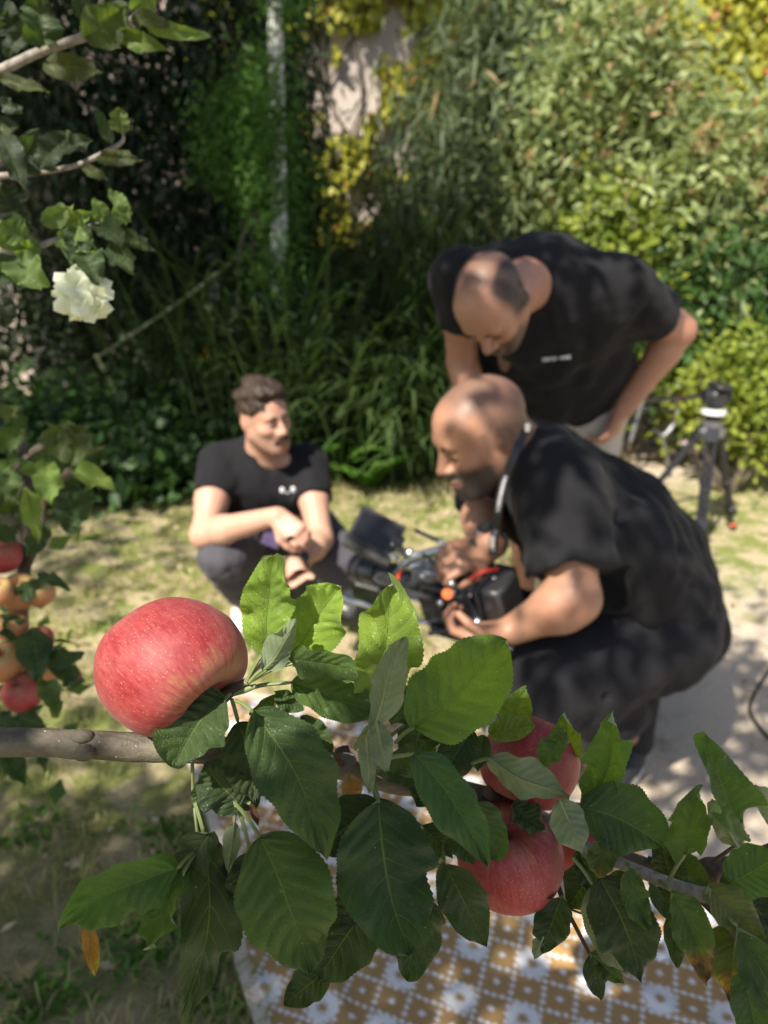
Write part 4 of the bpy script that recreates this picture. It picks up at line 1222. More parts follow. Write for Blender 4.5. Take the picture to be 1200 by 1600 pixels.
# ============ man A : crouching on the left, moustache, charcoal trousers
def man_a():
    hd = Head(P(413, 652, 2.64), (.66, -.74, -.08), (-.17, -.05, 1.0), .985, .89)
    SR, SL = P(345, 722, 2.78), P(480, 722, 2.80)
    ER, EL = P(318, 836, 2.62), P(500, 842, 2.66)
    WR, WL = P(432, 806, 2.47), P(460, 884, 2.50)
    HR, HL = np.array((-.56, 3.00, .30)), np.array((-.34, 3.02, .30))
    KR, KL = P(352, 872, 2.66), P(532, 878, 2.76)
    AR, AL = np.array((-.545, 2.74, .10)), np.array((-.20, 2.90, .10))
    root = empty('person', (-.45, 2.9, 0), 'crouching man with dark wavy hair and moustache, black t-shirt and charcoal trousers', 'person')
    mid = (SR + SL) / 2; hip = (HR + HL) / 2; neck = mid + np.array((0.0, -.02, .045)); chest = mid * .55 + hip * .45
    lo = np.array((-.85, 2.25, -.01)); hi = np.array((.12, 3.25, 1.02))
    f = Field(lo, hi, .0042)
    hd.build(f)
    f.cone(hd.W(0, -.022, -.05), neck, .056, .062, .03)
    f.cone(SR, SL, .055, .055, .04); f.ell(chest, (.16, .11, .2), None, .05); f.cone(HR, HL, .09, .09, .04)
    arm(f, SR, ER, WR, (.055, .052, .043, .047, .029)); arm(f, SL, EL, WL, (.055, .050, .043, .046, .029))
    f.ell(SR + (ER - SR) * .55, (.05, .05, .06), None, .03)
    hand(f, WR, P(462, 832, 2.44) - P(432, 806, 2.47), (.1, .75, -.65), .75, -1, 1.02)
    hand(f, WL, P(464, 915, 2.46) - WL, (.3, .9, -.2), .7, 1, 1.0)
    for Hh, K, A in ((HR, KR, AR), (HL, KL, AL)):
        f.chain([Hh, K], [.075, .055], .03); f.chain([K, A], [.05, .035], .03); f.cone(A, A + np.array((.02, -.12, -.05)), .035, .03, .02)
    def stub(L):
        jaw = np.clip((-.02 - L[:, 2]) / .03, 0, 1) * np.clip((L[:, 1] + .02) / .04, 0, 1) * .42
        return jaw
    skin_obj(f, M['skin_fair'], root, hd, stub)
    face_bits(hd, root, M['hair_dark'], (-.2, 1, .08), .0056)
    # moustache
    mb = MB()
    for sg in (-1, 1):
        mb.tube(catmull([hd.W(0, .106, -.047), hd.W(sg * .014, .104, -.049), hd.W(sg * .026, .095, -.058), hd.W(sg * .031, .087, -.070)], 5), np.interp(np.linspace(0, 1, 16), [0, .5, 1], [.0075, .0068, .002]), 8)
    mb.build('moustache', M['hair_dark'], root)
    # hair : swept up mass, short sides
    g = Field(hd.c - .17, hd.c + .17, .0034)
    hd.skull(g, .006)
    g.cut(hd.W(0, .058, .056), hd.R @ np.array((0, .80, -.60)), None, None, .008)
    g.cut(hd.W(0, -.03, -.045), hd.R @ np.array((0, .0, -1)), None, None, .006)
    for sg in (-1, 1):
        g.cut(hd.W(sg * .06, .045, .03), hd.R @ np.array((sg * .30, .9, -.25)), hd.W(sg * .07, .05, -.01), .062 , 0)
        g.ell(hd.W(sg * .083, -.006, -.012), np.array((.02, .030, .036)), hd.R, .004, 'sub')
    for (x, y, z, r) in ((-.035, .048, .108, .026), (.0, .060, .112, .028), (.035, .050, .108, .026), (.02, .02, .125, .030), (-.03, .015, .123, .030), (0, -.03, .122, .036), (.05, .0, .10, .028), (-.05, -.005, .10, .028), (.045, -.05, .09, .03), (-.045, -.05, .09, .03), (.055, .04, .088, .02), (-.055, .04, .088, .02)):
        g.ell(hd.W(x, y, z - .006), np.array((r, r * 1.25, r * .72)), hd.R, .012)
    g.wrinkle(.0055, 90, 5, None, None); g.wrinkle(.003, 220, 6)
    sdf_obj(g, 'hair', M['hair_brown'], root)
    # t-shirt
    g = Field(lo, hi, .005)
    g.cone(SR + (0.0, 0, -.005), SL + (0, 0, -.005), .070, .070, .05)
    g.cone(neck + (0, .02, -.015), mid, .075, .085, .05)
    g.chain([mid + (0, .03, -.03), chest + (0, -.02, 0), hip + (0, -.03, .05)], [.098, .125, .142], .07, ((0, 1, .2), .78))
    g.cone(SR + (.05, .0, -.10), SL + (-.05, 0, -.10), .10, .10, .06)
    for S, E in ((SR, ER), (SL, EL)):
        e = S + (E - S) * .50
        g.cone(S, e + (E - S) * .08, .068, .070, .035)
        g.cut(e, E - S, e + nrm(E - S) * .08, .13)
    g.ell(hd.W(0, .03, -.150), (.068, .062, .045), hd.R, .01, 'sub')
    g.wrinkle(.007, 26, 3); g.wrinkle(.004, 55, 4)
    for (a, b) in (((375, 725), (410, 800)), ((400, 735), (425, 790)), ((360, 770), (400, 810)), ((450, 735), (455, 790)), ((430, 745), (470, 800))):
        g.fold(P(*a, 2.67), P(*b, 2.64), .013, .012)
    tee = sdf_obj(g, 't_shirt', M['tee_black'], root)
    # two small round white marks printed on the chest
    vs = np.array([v.co for v in tee.data.vertices]) + np.array(root.location)
    mb = MB()
    def surf(px, py):
        dirv = nrm(P(px, py, 1) - cC); rel = vs - cC; t = rel @ dirv; off = np.linalg.norm(rel - t[:, None] * dirv, axis=1)
        t0 = t[off < .008]
        return cC + dirv * ((t0.min() if len(t0) else 2.65) - .003)
    for (px, py) in ((441, 766), (458, 765)):
        c = surf(px, py)
        mb.ball(c, (.0085, .004, .0115), None, 8)
    c = surf(449, 770); mb.box(c, (.010, .004, .003), None, 0)
    mb.build('chest_print', M['white_print'], tee)
    # trousers
    g = Field(lo, hi, .005)
    g.cone(HR, HL, .120, .120, .06); g.cone(hip + (0, .02, .02), hip + (0, -.03, .10), .14, .13, .06)
    for Hh, K, A in ((HR, KR, AR), (HL, KL, AL)):
        g.chain([Hh, (Hh + K) / 2, K], [.110, .102, .088], .04); g.ell(K, .088, None, .03)
        g.chain([K, (K + A) / 2 + (0, .02, 0), A + (0, 0, .02)], [.075, .078, .064], .03)
        g.cut(A + (0, 0, -.01), (0, -.15, -1), A + (0, 0, -.08), .12)
    g.wrinkle(.010, 30, 8); g.wrinkle(.005, 62, 9)
    for (a, b, d) in (((330, 865), (395, 840), 2.60), ((350, 900), (405, 880), 2.57), ((395, 870), (440, 850), 2.58), ((500, 880), (540, 905), 2.70), ((360, 920), (400, 930), 2.66), ((350, 940), (400, 905), 2.64)):
        g.fold(P(*a, d), P(*b, d), .014, .016)
    sdf_obj(g, 'trousers', M['trouser_charcoal'], root)
    shoes(root, [(AR, (.08, -1, 0)), (AL, (.45, -.9, 0))], M['shoe_white'], M['shoe_white'])
    # wristwatch on the lower wrist
    wristband(root, WL + (WL - EL) * -.10, WL - EL, .033, M['rubber'], 'wristwatch', True)
    # phone in the tucked hand
    c = P(430, 826, 2.50); fr = frame((-.15, -1, .35), (.35, .3, 1))
    ph = empty('phone', tuple(c), 'phone in a purple patterned case held by the moustached man', 'phone')
    mb = MB(); mb.box(c, (.062, .010, .120), fr, .004); mb.build('case', M['phone_case'], ph)
    mb = MB(); mb.box(c - fr[:, 1] * .0055, (.055, .002, .11), fr, .001); mb.build('display', M['phone_body'], ph)

def wristband(root, c, ax, r, mat, name, dial=False):
    ax = nrm(ax); a = nrm(np.cross(ax, (0.1, 1, .1))); b = np.cross(ax, a)
    mb = MB(); n = 28
    ring = [c + (a * math.cos(t) + b * math.sin(t)) * r for t in np.linspace(0, 2 * math.pi, n)]
    for w in (-.006, 0, .006): mb.tube([p + ax * w for p in ring], .004, 6, False)
    o = mb.build(name, mat, root)
    if dial:
        v = nrm(cC - c); v = nrm(v - ax * np.dot(v, ax)); q = c + v * (r + .002)
        m2 = MB(); m2.cyl(q, q + v * .009, .019, 20); m2.build('watch_case', M['dark_metal'], o)

def shoes(root, lst, upper, sole, L=.27):
    for A, d in lst:
        d = nrm((d[0], d[1], 0)); g0 = np.array((A[0], A[1], 0)); s = np.array((-d[1], d[0], 0))
        h = g0 - d * .065
        g = Field(np.array((A[0] - .26, A[1] - .26, -.01)), np.array((A[0] + .26, A[1] + .26, .17)), .0045)
        g.cone(h + (0, 0, .055), h + d * .12 + (0, 0, .060), .040, .040, .02)
        g.cone(h + d * .10 + (0, 0, .050), h + d * (L - .075) + (0, 0, .042), .043, .036, .03)
        g.cone(h + (0, 0, .05), A + (0, 0, .02), .038, .040, .03)
        g.cut((0, 0, .026), (0, 0, -1))
        g.wrinkle(.0015, 90, 2)
        sh = sdf_obj(g, 'shoe', upper, root)
        n = 32; mb = MB(); V = []
        for z in (0.002, .008, .032, .038):
            ins = .003 if z in (.002, .031) else 0
            for k in range(n):
                t = 2 * math.pi * k / n; ct, st_ = math.cos(t), math.sin(t)
                wd = .043 if ct < .2 else .046 - .010 * max(0, ct) ** 2
                V.append(h + d * ((L / 2 - .045) + (L / 2 + .0 - ins) * ct) + s * (wd - ins) * np.sign(st_) * abs(st_) ** .75 + np.array((0, 0, z)))
        fcs = [(i * n + k, i * n + (k + 1) % n, (i + 1) * n + (k + 1) % n, (i + 1) * n + k) for i in range(3) for k in range(n)]
        fcs += [tuple(range(n))[::-1], tuple(3 * n + k for k in range(n))]
        mb.add(V, fcs); mb.build('sole', sole, sh)

# ============ man B : squatting on the right with the camera, shaved head, short beard
def man_b():
    hd = Head(P(752, 678, 1.80), (-.84, -.30, -.44), (-.42, -.12, .90), 1.10, 1.0)
    SL, SR = P(872, 760, 1.76), P(800, 752, 2.10)
    EL, ER = P(900, 935, 1.70), P(752, 808, 2.02)
    WL, WR = P(800, 984, 1.76), P(768, 852, 1.87)
    HL, HR = P(1035, 985, 1.98), P(1050, 965, 2.22)
    KL, KR = P(868, 1062, 1.84), P(800, 985, 2.16)
    AL = P(990, 1138, 2.19); AL[2] = .11; AR = P(850, 1100, 2.42); AR[2] = .10
    root = empty('person', ((AL[0] + AR[0]) / 2, (AL[1] + AR[1]) / 2, 0), 'squatting man with shaved head and short beard, all in black, holding the camera rig', 'person')
    mid = (SR + SL) / 2; hip = (HR + HL) / 2; back = nrm(np.cross(SR - SL, mid - hip))
    if back[2] < 0: back = -back
    lo = np.array((.08, 1.15, -.01)); hi = np.array((1.18, 2.62, 1.25))
    f = Field(lo, hi, .0045)
    hd.build(f, beard=1)
    neck = mid + nrm(mid - hip) * .03 + back * .04
    f.cone(hd.W(0, -.028, -.04), neck, .068, .078, .03)
    f.cone(hd.W(0, -.070, -.03), neck, .040, .06, .02)
    f.cone(SR, SL, .07, .07, .05); f.ell((mid + hip) / 2, (.16, .16, .16), None, .05); f.cone(HR, HL, .12, .12, .05)
    arm(f, SL, EL, WL, (.070, .062, .052, .053, .034)); arm(f, SR, ER, WR, (.070, .060, .050, .050, .034))
    f.ell(EL + (WL - EL) * .2, (.055, .05, .052), None, .03)
    hand(f, WL, P(745, 988, 1.77) - WL, (-.1, .25, 1), .75, -1, 1.12)
    hand(f, WR, P(728, 866, 1.84) - WR, (-.15, .55, -.8), .95, 1, 1.15)
    for Hh, K, A in ((HL, KL, AL), (HR, KR, AR)):
        f.chain([Hh, K], [.09, .06], .03); f.chain([K, A], [.055, .04], .03); f.cone(A, A + np.array((-.12, -.04, -.05)), .038, .03, .02)
    def stub(L):
        jaw = np.clip((-.022 - L[:, 2]) / .022, 0, 1) * np.clip((L[:, 1] - .002) / .03, 0, 1)
        lipz = np.exp(-((L[:, 0] / .024) ** 4 + ((L[:, 2] + .063) / .010) ** 4)) * (L[:, 1] > .08)
        jaw = jaw * (1 - .8 * lipz) * np.where(L[:, 1] > .06, 1, .85)
        cheek = np.exp(-(((np.abs(L[:, 0]) - .055) / .02) ** 2)) * np.clip((-.0 - L[:, 2]) / .02, 0, 1)
        jaw = np.clip(jaw * 1.1, 0, 1)
        side = np.clip((L[:, 2] - (-.035)) / .02, 0, 1) * np.clip((.030 - L[:, 1]) / .03, 0, 1) * np.clip((np.abs(L[:, 0]) - .0) / .02, 0, 1)
        top = np.clip((L[:, 2] - .062 + np.clip(-L[:, 1], 0, 1) * .6) / .02, 0, 1) * np.clip((.062 - L[:, 1]) / .03, 0, 1)
        hair = np.maximum(side, top) * .52
        hair = np.where(L[:, 2] < -.045, 0, hair)
        sb = np.exp(-((L[:, 1] - .022) / .014) ** 2) * (np.abs(L[:, 0]) > .05) * (L[:, 2] < .03) * (L[:, 2] > -.06) * .55
        return np.maximum(np.maximum(jaw, hair), sb)
    skin_obj(f, M['skin_tan'], root, hd, stub)
    face_bits(hd, root, M['hair_dark'], (0, 1, -.5), .0042, True)
    # goatee tuft
    g = Field(hd.W(0, .07, -.09) - .08, hd.W(0, .07, -.09) + .08, .0032)
    g.ell(hd.W(0, .074, -.101), np.array((.026, .021, .019)) * 1.1, hd.R, .01); g.wrinkle(.003, 160, 3)
    sdf_obj(g, 'beard', M['hair_dark'], root)
    # t-shirt
    g = Field(lo, hi, .0055)
    ac = SR - SL
    g.cone(SL, SR, .088, .088, .06)
    g.chain([mid + back * .015, (mid * .62 + hip * .38) + back * .035, (mid * .3 + hip * .7) + back * .03, hip + back * .0 + nrm(mid - hip) * -.02], [.145, .172, .178, .148], .08)
    for s_, k_ in ((SL, HL), (SR, HR)):
        g.chain([s_ * .88 + k_ * .12, s_ * .5 + k_ * .5 + back * .02, k_ + back * .03 + nrm(mid - hip) * .03], [.102, .116, .118], .07)
    g.cone(neck + nrm(mid - hip) * .0, mid, .088, .11, .05)
    for S, E, q in ((SL, EL, .76), (SR, ER, .9)):
        e = S + (E - S) * q
        g.cone(S, S + (E - S) * (q + .1), .098, .094, .045)
        g.cut(e, E - S, e + nrm(E - S) * .10, .17)
    g.ell(hd.W(0, .02, -.160), (.085, .078, .05), hd.R, .01, 'sub')
    g.wrinkle(.009, 20, 13); g.wrinkle(.006, 44, 14)
    for (a, b, d) in (((935, 790), (925, 900), 1.72), ((960, 840), (1090, 870), 1.80), ((950, 900), (1110, 920), 1.84), ((940, 870), (1080, 895), 1.80), ((930, 830), (1000, 790), 1.74), ((1000, 960), (1120, 950), 1.9), ((870, 860), (905, 900), 1.66), ((820, 880), (860, 900), 1.66)):
        g.fold(P(*a, d), P(*b, d), .016, .020)
    sdf_obj(g, 't_shirt', M['tee_black'], root)
    # trousers
    g = Field(lo, hi, .0055)
    g.cone(HL, HR, .136, .136, .07)
    for Hh, K, A in ((HL, KL, AL), (HR, KR, AR)):
        g.chain([Hh, (Hh + K) / 2 + (0, 0, -.005), K], [.136, .118, .100], .05); g.ell(K, .098, None, .04)
        g.chain([K, K * .5 + A * .5 + (.02, .0, 0), A + (0, 0, .07)], [.092, .085, .060], .04)
        g.cut(A + (0, 0, .065), (.25, 0, -1), A + (0, 0, -.03), .15)
    g.wrinkle(.009, 24, 18); g.wrinkle(.004, 55, 19)
    for (a, b, d) in (((1000, 960), (1020, 1030), 1.84), ((985, 955), (1060, 1010), 1.85), ((1030, 1000), (1090, 1000), 1.9), ((900, 1090), (960, 1080), 1.8), ((1000, 1050), (920, 1080), 1.85), ((850, 1110), (900, 1120), 1.85)):
        g.fold(P(*a, d), P(*b, d), .018, .022)
    sdf_obj(g, 'trousers', M['trouser_black'], root)
    shoes(root, [(AL, (-.55, -.83, 0)), (AR, (-.9, -.3, 0))], M['shoe_black'], M['shoe_white'], .30)
    for q in (AL, AR):
        mb = MB(); mb.cyl(q + (0, 0, -.03), q + (.0, -.01, .16), .056, 20); mb.build('sock', M['sock'], root)
    wristband(root, WR + (WR - ER) * -.08, WR - ER, .040, M['steel'], 'wristwatch', True)
    # lanyard from the neck to the chest with a printed strap
    ly = empty('lanyard', tuple(P(778, 800, 1.72)), 'black lanyard with white print hanging from the neck of the shaved-head man', 'lanyard')
    pts = [P(822, 672, 1.70), P(806, 705, 1.67), P(790, 745, 1.68), P(780, 785, 1.70), P(774, 830, 1.73), P(770, 868, 1.75)]
    q = catmull(pts, 8); V = []; 
    for i, p in enumerate(q):
        sd = nrm(np.cross(q[min(i + 1, len(q) - 1)] - q[max(i - 1, 0)], cC - p)) * .009
        nn = nrm(cC - p) * .0012
        V += [p + sd + nn, p - sd + nn, p - sd - nn, p + sd - nn]
    fcs = [(4 * i + k, 4 * i + (k + 1) % 4, 4 * i + 4 + (k + 1) % 4, 4 * i + 4 + k) for i in range(len(q) - 1) for k in range(4)]
    mb = MB(); mb.add(V, fcs); mb.build('strap', M['black_plastic'], ly)
    mb = MB(); rs = np.random.RandomState(2)
    for i in list(range(16, 27)) + [32, 33, 36, 37, 38]:
        if i < len(q) - 1:
            d = nrm(q[i + 1] - q[i]); sd = nrm(np.cross(d, cC - q[i])); n_ = nrm(cC - q[i])
            for k in range(2):
                mb.box(q[i] + (q[i + 1] - q[i]) * (k * .5) + n_ * .0022, (.009 * (.5 + .5 * rs.rand()), .0025, .0012), np.column_stack([sd, d, n_]), 0)
    mb.build('print', M['white_print'], ly)
    mb = MB(); mb.box(P(769, 846, 1.725), (.014, .010, .032), None, .003); mb.box(P(824, 668, 1.69), (.012, .006, .02), None, .002); mb.build('buckle', M['steel'], ly)

# ============ man C : standing and bending forward, hands on hips, beige shorts
def man_c():
    hd = Head(P(769, 474, 1.98), (-.22, -.42, -.88), (-.52, -.66, .52), 1.04, 1.0)
    SR, SL = P(722, 440, 2.26), P(968, 455, 2.24)
    ER, EL = P(722, 566, 2.42), P(1060, 515, 2.38)
    WR, WL = P(745, 640, 2.40), P(975, 638, 2.52)
    HR, HL = P(815, 690, 2.78), P(912, 690, 2.74)
    HR[2] = .86; HL[2] = .86
    KR, KL = np.array((HR[0] + .04, HR[1] - .04, .46)), np.array((HL[0] + .03, HL[1] - .03, .46))
    AR, AL = np.array((HR[0] + .05, HR[1] + .05, .10)), np.array((HL[0] + .06, HL[1] + .05, .10))
    root = empty('person', ((AL[0] + AR[0]) / 2, AL[1], 0), 'standing man bending forward, black t-shirt and beige shorts, looking down', 'person')
    mid = (SR + SL) / 2; hip = (HR + HL) / 2; up = nrm(mid - hip)
    back = nrm(np.cross(SR - SL, up)); back = back if back[1] > 0 or back[2] > 0 else -back
    if back[2] < 0: back = -back
    lo = np.array((.10, 1.62, -.01)); hi = np.array((1.20, 3.05, 1.66))
    f = Field(lo, hi, .005)
    hd.build(f)
    neck = mid + np.array((-.02, -.02, .0)) + up * .03
    f.cone(hd.W(0, -.03, -.05), neck, .064, .080, .03)
    f.cone(SR, SL, .07, .07, .05); f.ell((mid + hip) / 2, (.16, .14, .18), None, .05); f.cone(HR, HL, .11, .11, .05)
    arm(f, SR, ER, WR, (.060, .054, .045, .045, .031)); arm(f, SL, EL, WL, (.065, .060, .050, .050, .033))
    hand(f, WR, (.02, -.1, -1), (-.3, .6, 0), .5, 1, 1.05)
    hand(f, WL, P(958, 672, 2.56) - WL, (-.7, .5, 0), .5, 1, 1.08)
    for Hh, K, A in ((HL, KL, AL), (HR, KR, AR)):
        f.chain([Hh, K], [.095, .062], .03); f.chain([K, K * .7 + A * .3, A], [.058, .058, .038], .03); f.cone(A, A + np.array((-.03, -.12, -.05)), .038, .03, .02)
    def stub(L):
        side = np.clip((L[:, 2] + .04) / .03, 0, 1) * np.clip((.045 - L[:, 1]) / .03, 0, 1) * np.clip((np.abs(L[:, 0]) - .030) / .025, 0, 1) * 1.1
        bk = np.clip((-.02 - L[:, 1]) / .04, 0, 1) * np.clip((L[:, 2] + .05) / .03, 0, 1) * .85
        top = np.clip((L[:, 2] - .05) / .02, 0, 1) * np.clip((.045 - L[:, 1]) / .05, 0, 1) * .62
        beard = np.clip((-.03 - L[:, 2]) / .02, 0, 1) * np.clip((L[:, 1] - .01) / .03, 0, 1) * .8
        chin = np.clip((-.07 - L[:, 2]) / .012, 0, 1) * (L[:, 1] > .04) * .9
        return np.maximum.reduce([side, bk, top, beard, chin])
    skin_obj(f, M['skin_warm'], root, hd, stub)
    face_bits(hd, root, M['hair_dark'], (0, 1, -.4), .0042, True)
    # shirt
    g = Field(lo, hi, .0058)
    g.cone(SR, SL, .086, .088, .06)
    bl = up
    g.chain([mid + back * .02, mid * .65 + hip * .35 + back * .0, mid * .35 + hip * .65 + back * -.02, hip + up * .03], [.145, .150, .132, .125], .08)
    for S, Hh in ((SR, HR), (SL, HL)):
        g.chain([S * .9 + Hh * .1 + (mid - S) * .2, S * .5 + Hh * .5 + (mid - S) * .05, Hh + up * .05], [.115, .098, .100], .07)
    g.ell(mid * .82 + hip * .18 + np.array((0, -.03, -.02)), (.19, .12, .13), None, .06)
    g.cone(neck, mid, .095, .12, .05)
    for S, E, q in ((SR, ER, .50), (SL, EL, .62)):
        e = S + (E - S) * q
        g.cone(S, S + (E - S) * (q + .12), .088, .086, .045)
        g.cut(e, E - S, e + nrm(E - S) * .10, .15)
    g.ell(hd.W(0, .01, -.165), (.088, .080, .05), hd.R, .01, 'sub')
    g.cut(hip + up * .015, -up)
    g.wrinkle(.009, 20, 23); g.wrinkle(.006, 44, 24)
    for (a, b, d) in (((860, 500), (905, 560), 2.05), ((905, 450), (880, 530), 2.05), ((950, 520), (960, 600), 2.2), ((820, 590), (930, 600), 2.3), ((930, 560), (970, 620), 2.3), ((1010, 470), (990, 520), 2.2)):
        g.fold(P(*a, d), P(*b, d), .018, .020)
    tee = sdf_obj(g, 't_shirt', M['tee_black'], root)
    vs = np.array([v.co for v in tee.data.vertices]) + np.array(root.location)
    mb = MB(); rs = np.random.RandomState(3)
    # small illegible line of white lettering on the chest
    x = 849.0
    k = 0
    while x < 892:
        w = rs.uniform(1.6, 3.2)
        if k != 7:
            px, py = x, 562 - (x - 849) * .10
            dirv = nrm(P(px, py, 1) - cC); rel = vs - cC; t = rel @ dirv; off = np.linalg.norm(rel - t[:, None] * dirv, axis=1)
            t0 = t[off < .009]; c = cC + dirv * ((t0.min() if len(t0) else 2.2) - .002)
            mb.box(c, (w * .0017, .003, .011 * rs.uniform(.75, 1)), None, 0)
        x += w + 1.1; k += 1
    mb.build('chest_print', M['white_print'], tee)
    # shorts
    g = Field(lo, hi, .0058)
    g.cone(HR, HL, .135, .135, .06); g.cone(hip, hip + up * .10, .145, .132, .06)
    for Hh, K in ((HL, KL), (HR, KR)):
        e = Hh + (K - Hh) * .82
        g.cone(Hh, e + (K - Hh) * .1, .125, .100, .04)
        g.cut(e, (0, 0, -1), e + (0, 0, -.08), .14)
    g.wrinkle(.006, 26, 28)
    sdf_obj(g, 'shorts', M['shorts_beige'], root)
    shoes(root, [(AR, (-.25, -1, 0)), (AL, (0, -1, 0))], M['shoe_white'], M['shoe_white'])

man_a(); man_b(); man_c()

# ------------------------------------------------------------------ apple leaves in focus
def leaf_material():
    t = NT('apple_leaf')
    uv = t.n('ShaderNodeUVMap', uv_map='UVMap').outputs[0]
    sx = t.n('ShaderNodeSeparateXYZ'); t.l(uv, sx.inputs[0]); u, v = sx.outputs[0], sx.outputs[1]
    a = t.math('ABSOLUTE', t.math('MULTIPLY_ADD', u, 2.0, -1.0))
    co = t.n('ShaderNodeTexCoord').outputs['Object']
    nz = t.noise(co, 55, 4, 0.6); nf = t.noise(co, 700, 3, 0.6); nb = t.noise(co, 22, 3)
    wob = t.math('MULTIPLY', t.math('SUBTRACT', nz, 0.5), 0.35)
    q = t.math('ADD', t.math('MULTIPLY', t.math('SUBTRACT', v, t.math('MULTIPLY', t.math('POWER', a, 1.15), 0.24)), 8.0), wob)
    fr = t.math('SUBTRACT', t.math('FRACT', q), 0.5)
    dv = t.math('SUBTRACT', 0.5, t.math('ABSOLUTE', fr))                 # 0 on a side vein
    wv = t.math('MULTIPLY', t.math('SUBTRACT', 1.15, a), 0.055)
    vein = t.math('SUBTRACT', 1.0, t.math('DIVIDE', dv, wv), clamp=True)
    mid = t.math('SUBTRACT', 1.0, t.math('DIVIDE', a, t.math('MULTIPLY_ADD', v, -0.028, 0.048)), clamp=True)
    vn = t.math('MAXIMUM', t.math('MULTIPLY', vein, 0.6), mid)
    vor = t.n('ShaderNodeTexVoronoi', feature='DISTANCE_TO_EDGE'); t.l(co, vor.inputs['Vector']); vor.inputs['Scale'].default_value = 620
    ret = t.smooth(vor.outputs[0], 0.0, 0.16)
    oi = t.n('ShaderNodeObjectInfo')
    base = t.mix(t.smooth(nb, 0.3, 0.7), t.mix(1.0, oi.outputs['Color'], (0.84, 0.84, 0.78), 'MULTIPLY'), t.mix(1.0, oi.outputs['Color'], (1.3, 1.2, 0.95), 'MULTIPLY'))
    base = t.mix(t.math('MULTIPLY', ret, 0.40), base, t.mix(1.0, base, (0.68, 0.72, 0.62), 'MULTIPLY'))
    top = t.mix(t.math('MULTIPLY', vn, 0.62), base, (0.26, 0.36, 0.12))
    # dry brown or yellow part towards the tip on some leaves
    m = t.math('MULTIPLY', t.smooth(t.math('ADD', v, t.math('MULTIPLY', t.math('SUBTRACT', nz, .5), .5)), 0.55, 0.85), oi.outputs['Alpha'])
    top = t.mix(m, top, t.ramp(t.noise(co, 90, 3), [(0.35, (0.34, 0.36, 0.03)), (0.5, (0.28, 0.12, 0.03)), (0.65, (0.06, 0.03, 0.015))]))
    # a few pale insect specks
    v2 = t.n('ShaderNodeTexVoronoi'); t.l(co, v2.inputs['Vector']); v2.inputs['Scale'].default_value = 150; v2.inputs['Randomness'].default_value = 1
    sp = t.math('MULTIPLY', t.math('LESS_THAN', v2.outputs['Distance'], 0.055), t.math('GREATER_THAN', t.noise(co, 60, 1), 0.52))
    top = t.mix(t.math('MULTIPLY', sp, 0.7), top, (0.55, 0.56, 0.45))
    und = t.mix(0.62, base, (0.30, 0.37, 0.22)); und = t.mix(t.math('MULTIPLY', vn, 0.6), und, (0.42, 0.48, 0.30))
    h = t.math('ADD', t.math('MULTIPLY', ret, 0.35), t.math('MULTIPLY', nf, 0.25))
    bt = t.bump(t.math('SUBTRACT', h, t.math('MULTIPLY', vn, 0.9)), 0.75, 0.0013)
    bu = t.bump(t.math('ADD', nf, t.math('MULTIPLY', vn, 1.3)), 0.6, 0.0009)
    s_top = t.pbr(top, t.math('MULTIPLY_ADD', nz, 0.22, 0.30), 0.5, 0, bt, Sheen_Weight=0.12)
    s_und = t.pbr(und, 0.75, 0.25, 0, bu, Sheen_Weight=0.3)
    geo = t.n('ShaderNodeNewGeometry')
    ms = t.n('ShaderNodeMixShader'); t.l(geo.outputs['Backfacing'], ms.inputs[0]); t.l(s_top, ms.inputs[1]); t.l(s_und, ms.inputs[2])
    tr = t.n('ShaderNodeBsdfTranslucent'); t.l(t.mix(1.0, top, (1.9, 1.9, 0.45), 'MULTIPLY'), tr.inputs[0])
    m2 = t.n('ShaderNodeMixShader'); m2.inputs[0].default_value = 0.36; t.l(ms.outputs[0], m2.inputs[1]); t.l(tr.outputs[0], m2.inputs[2])
    return t.done(m2.outputs[0])
M['leaf'] = leaf_material()
M['petiole'] = simple('petiole', (0.17, 0.21, 0.08), 0.5)

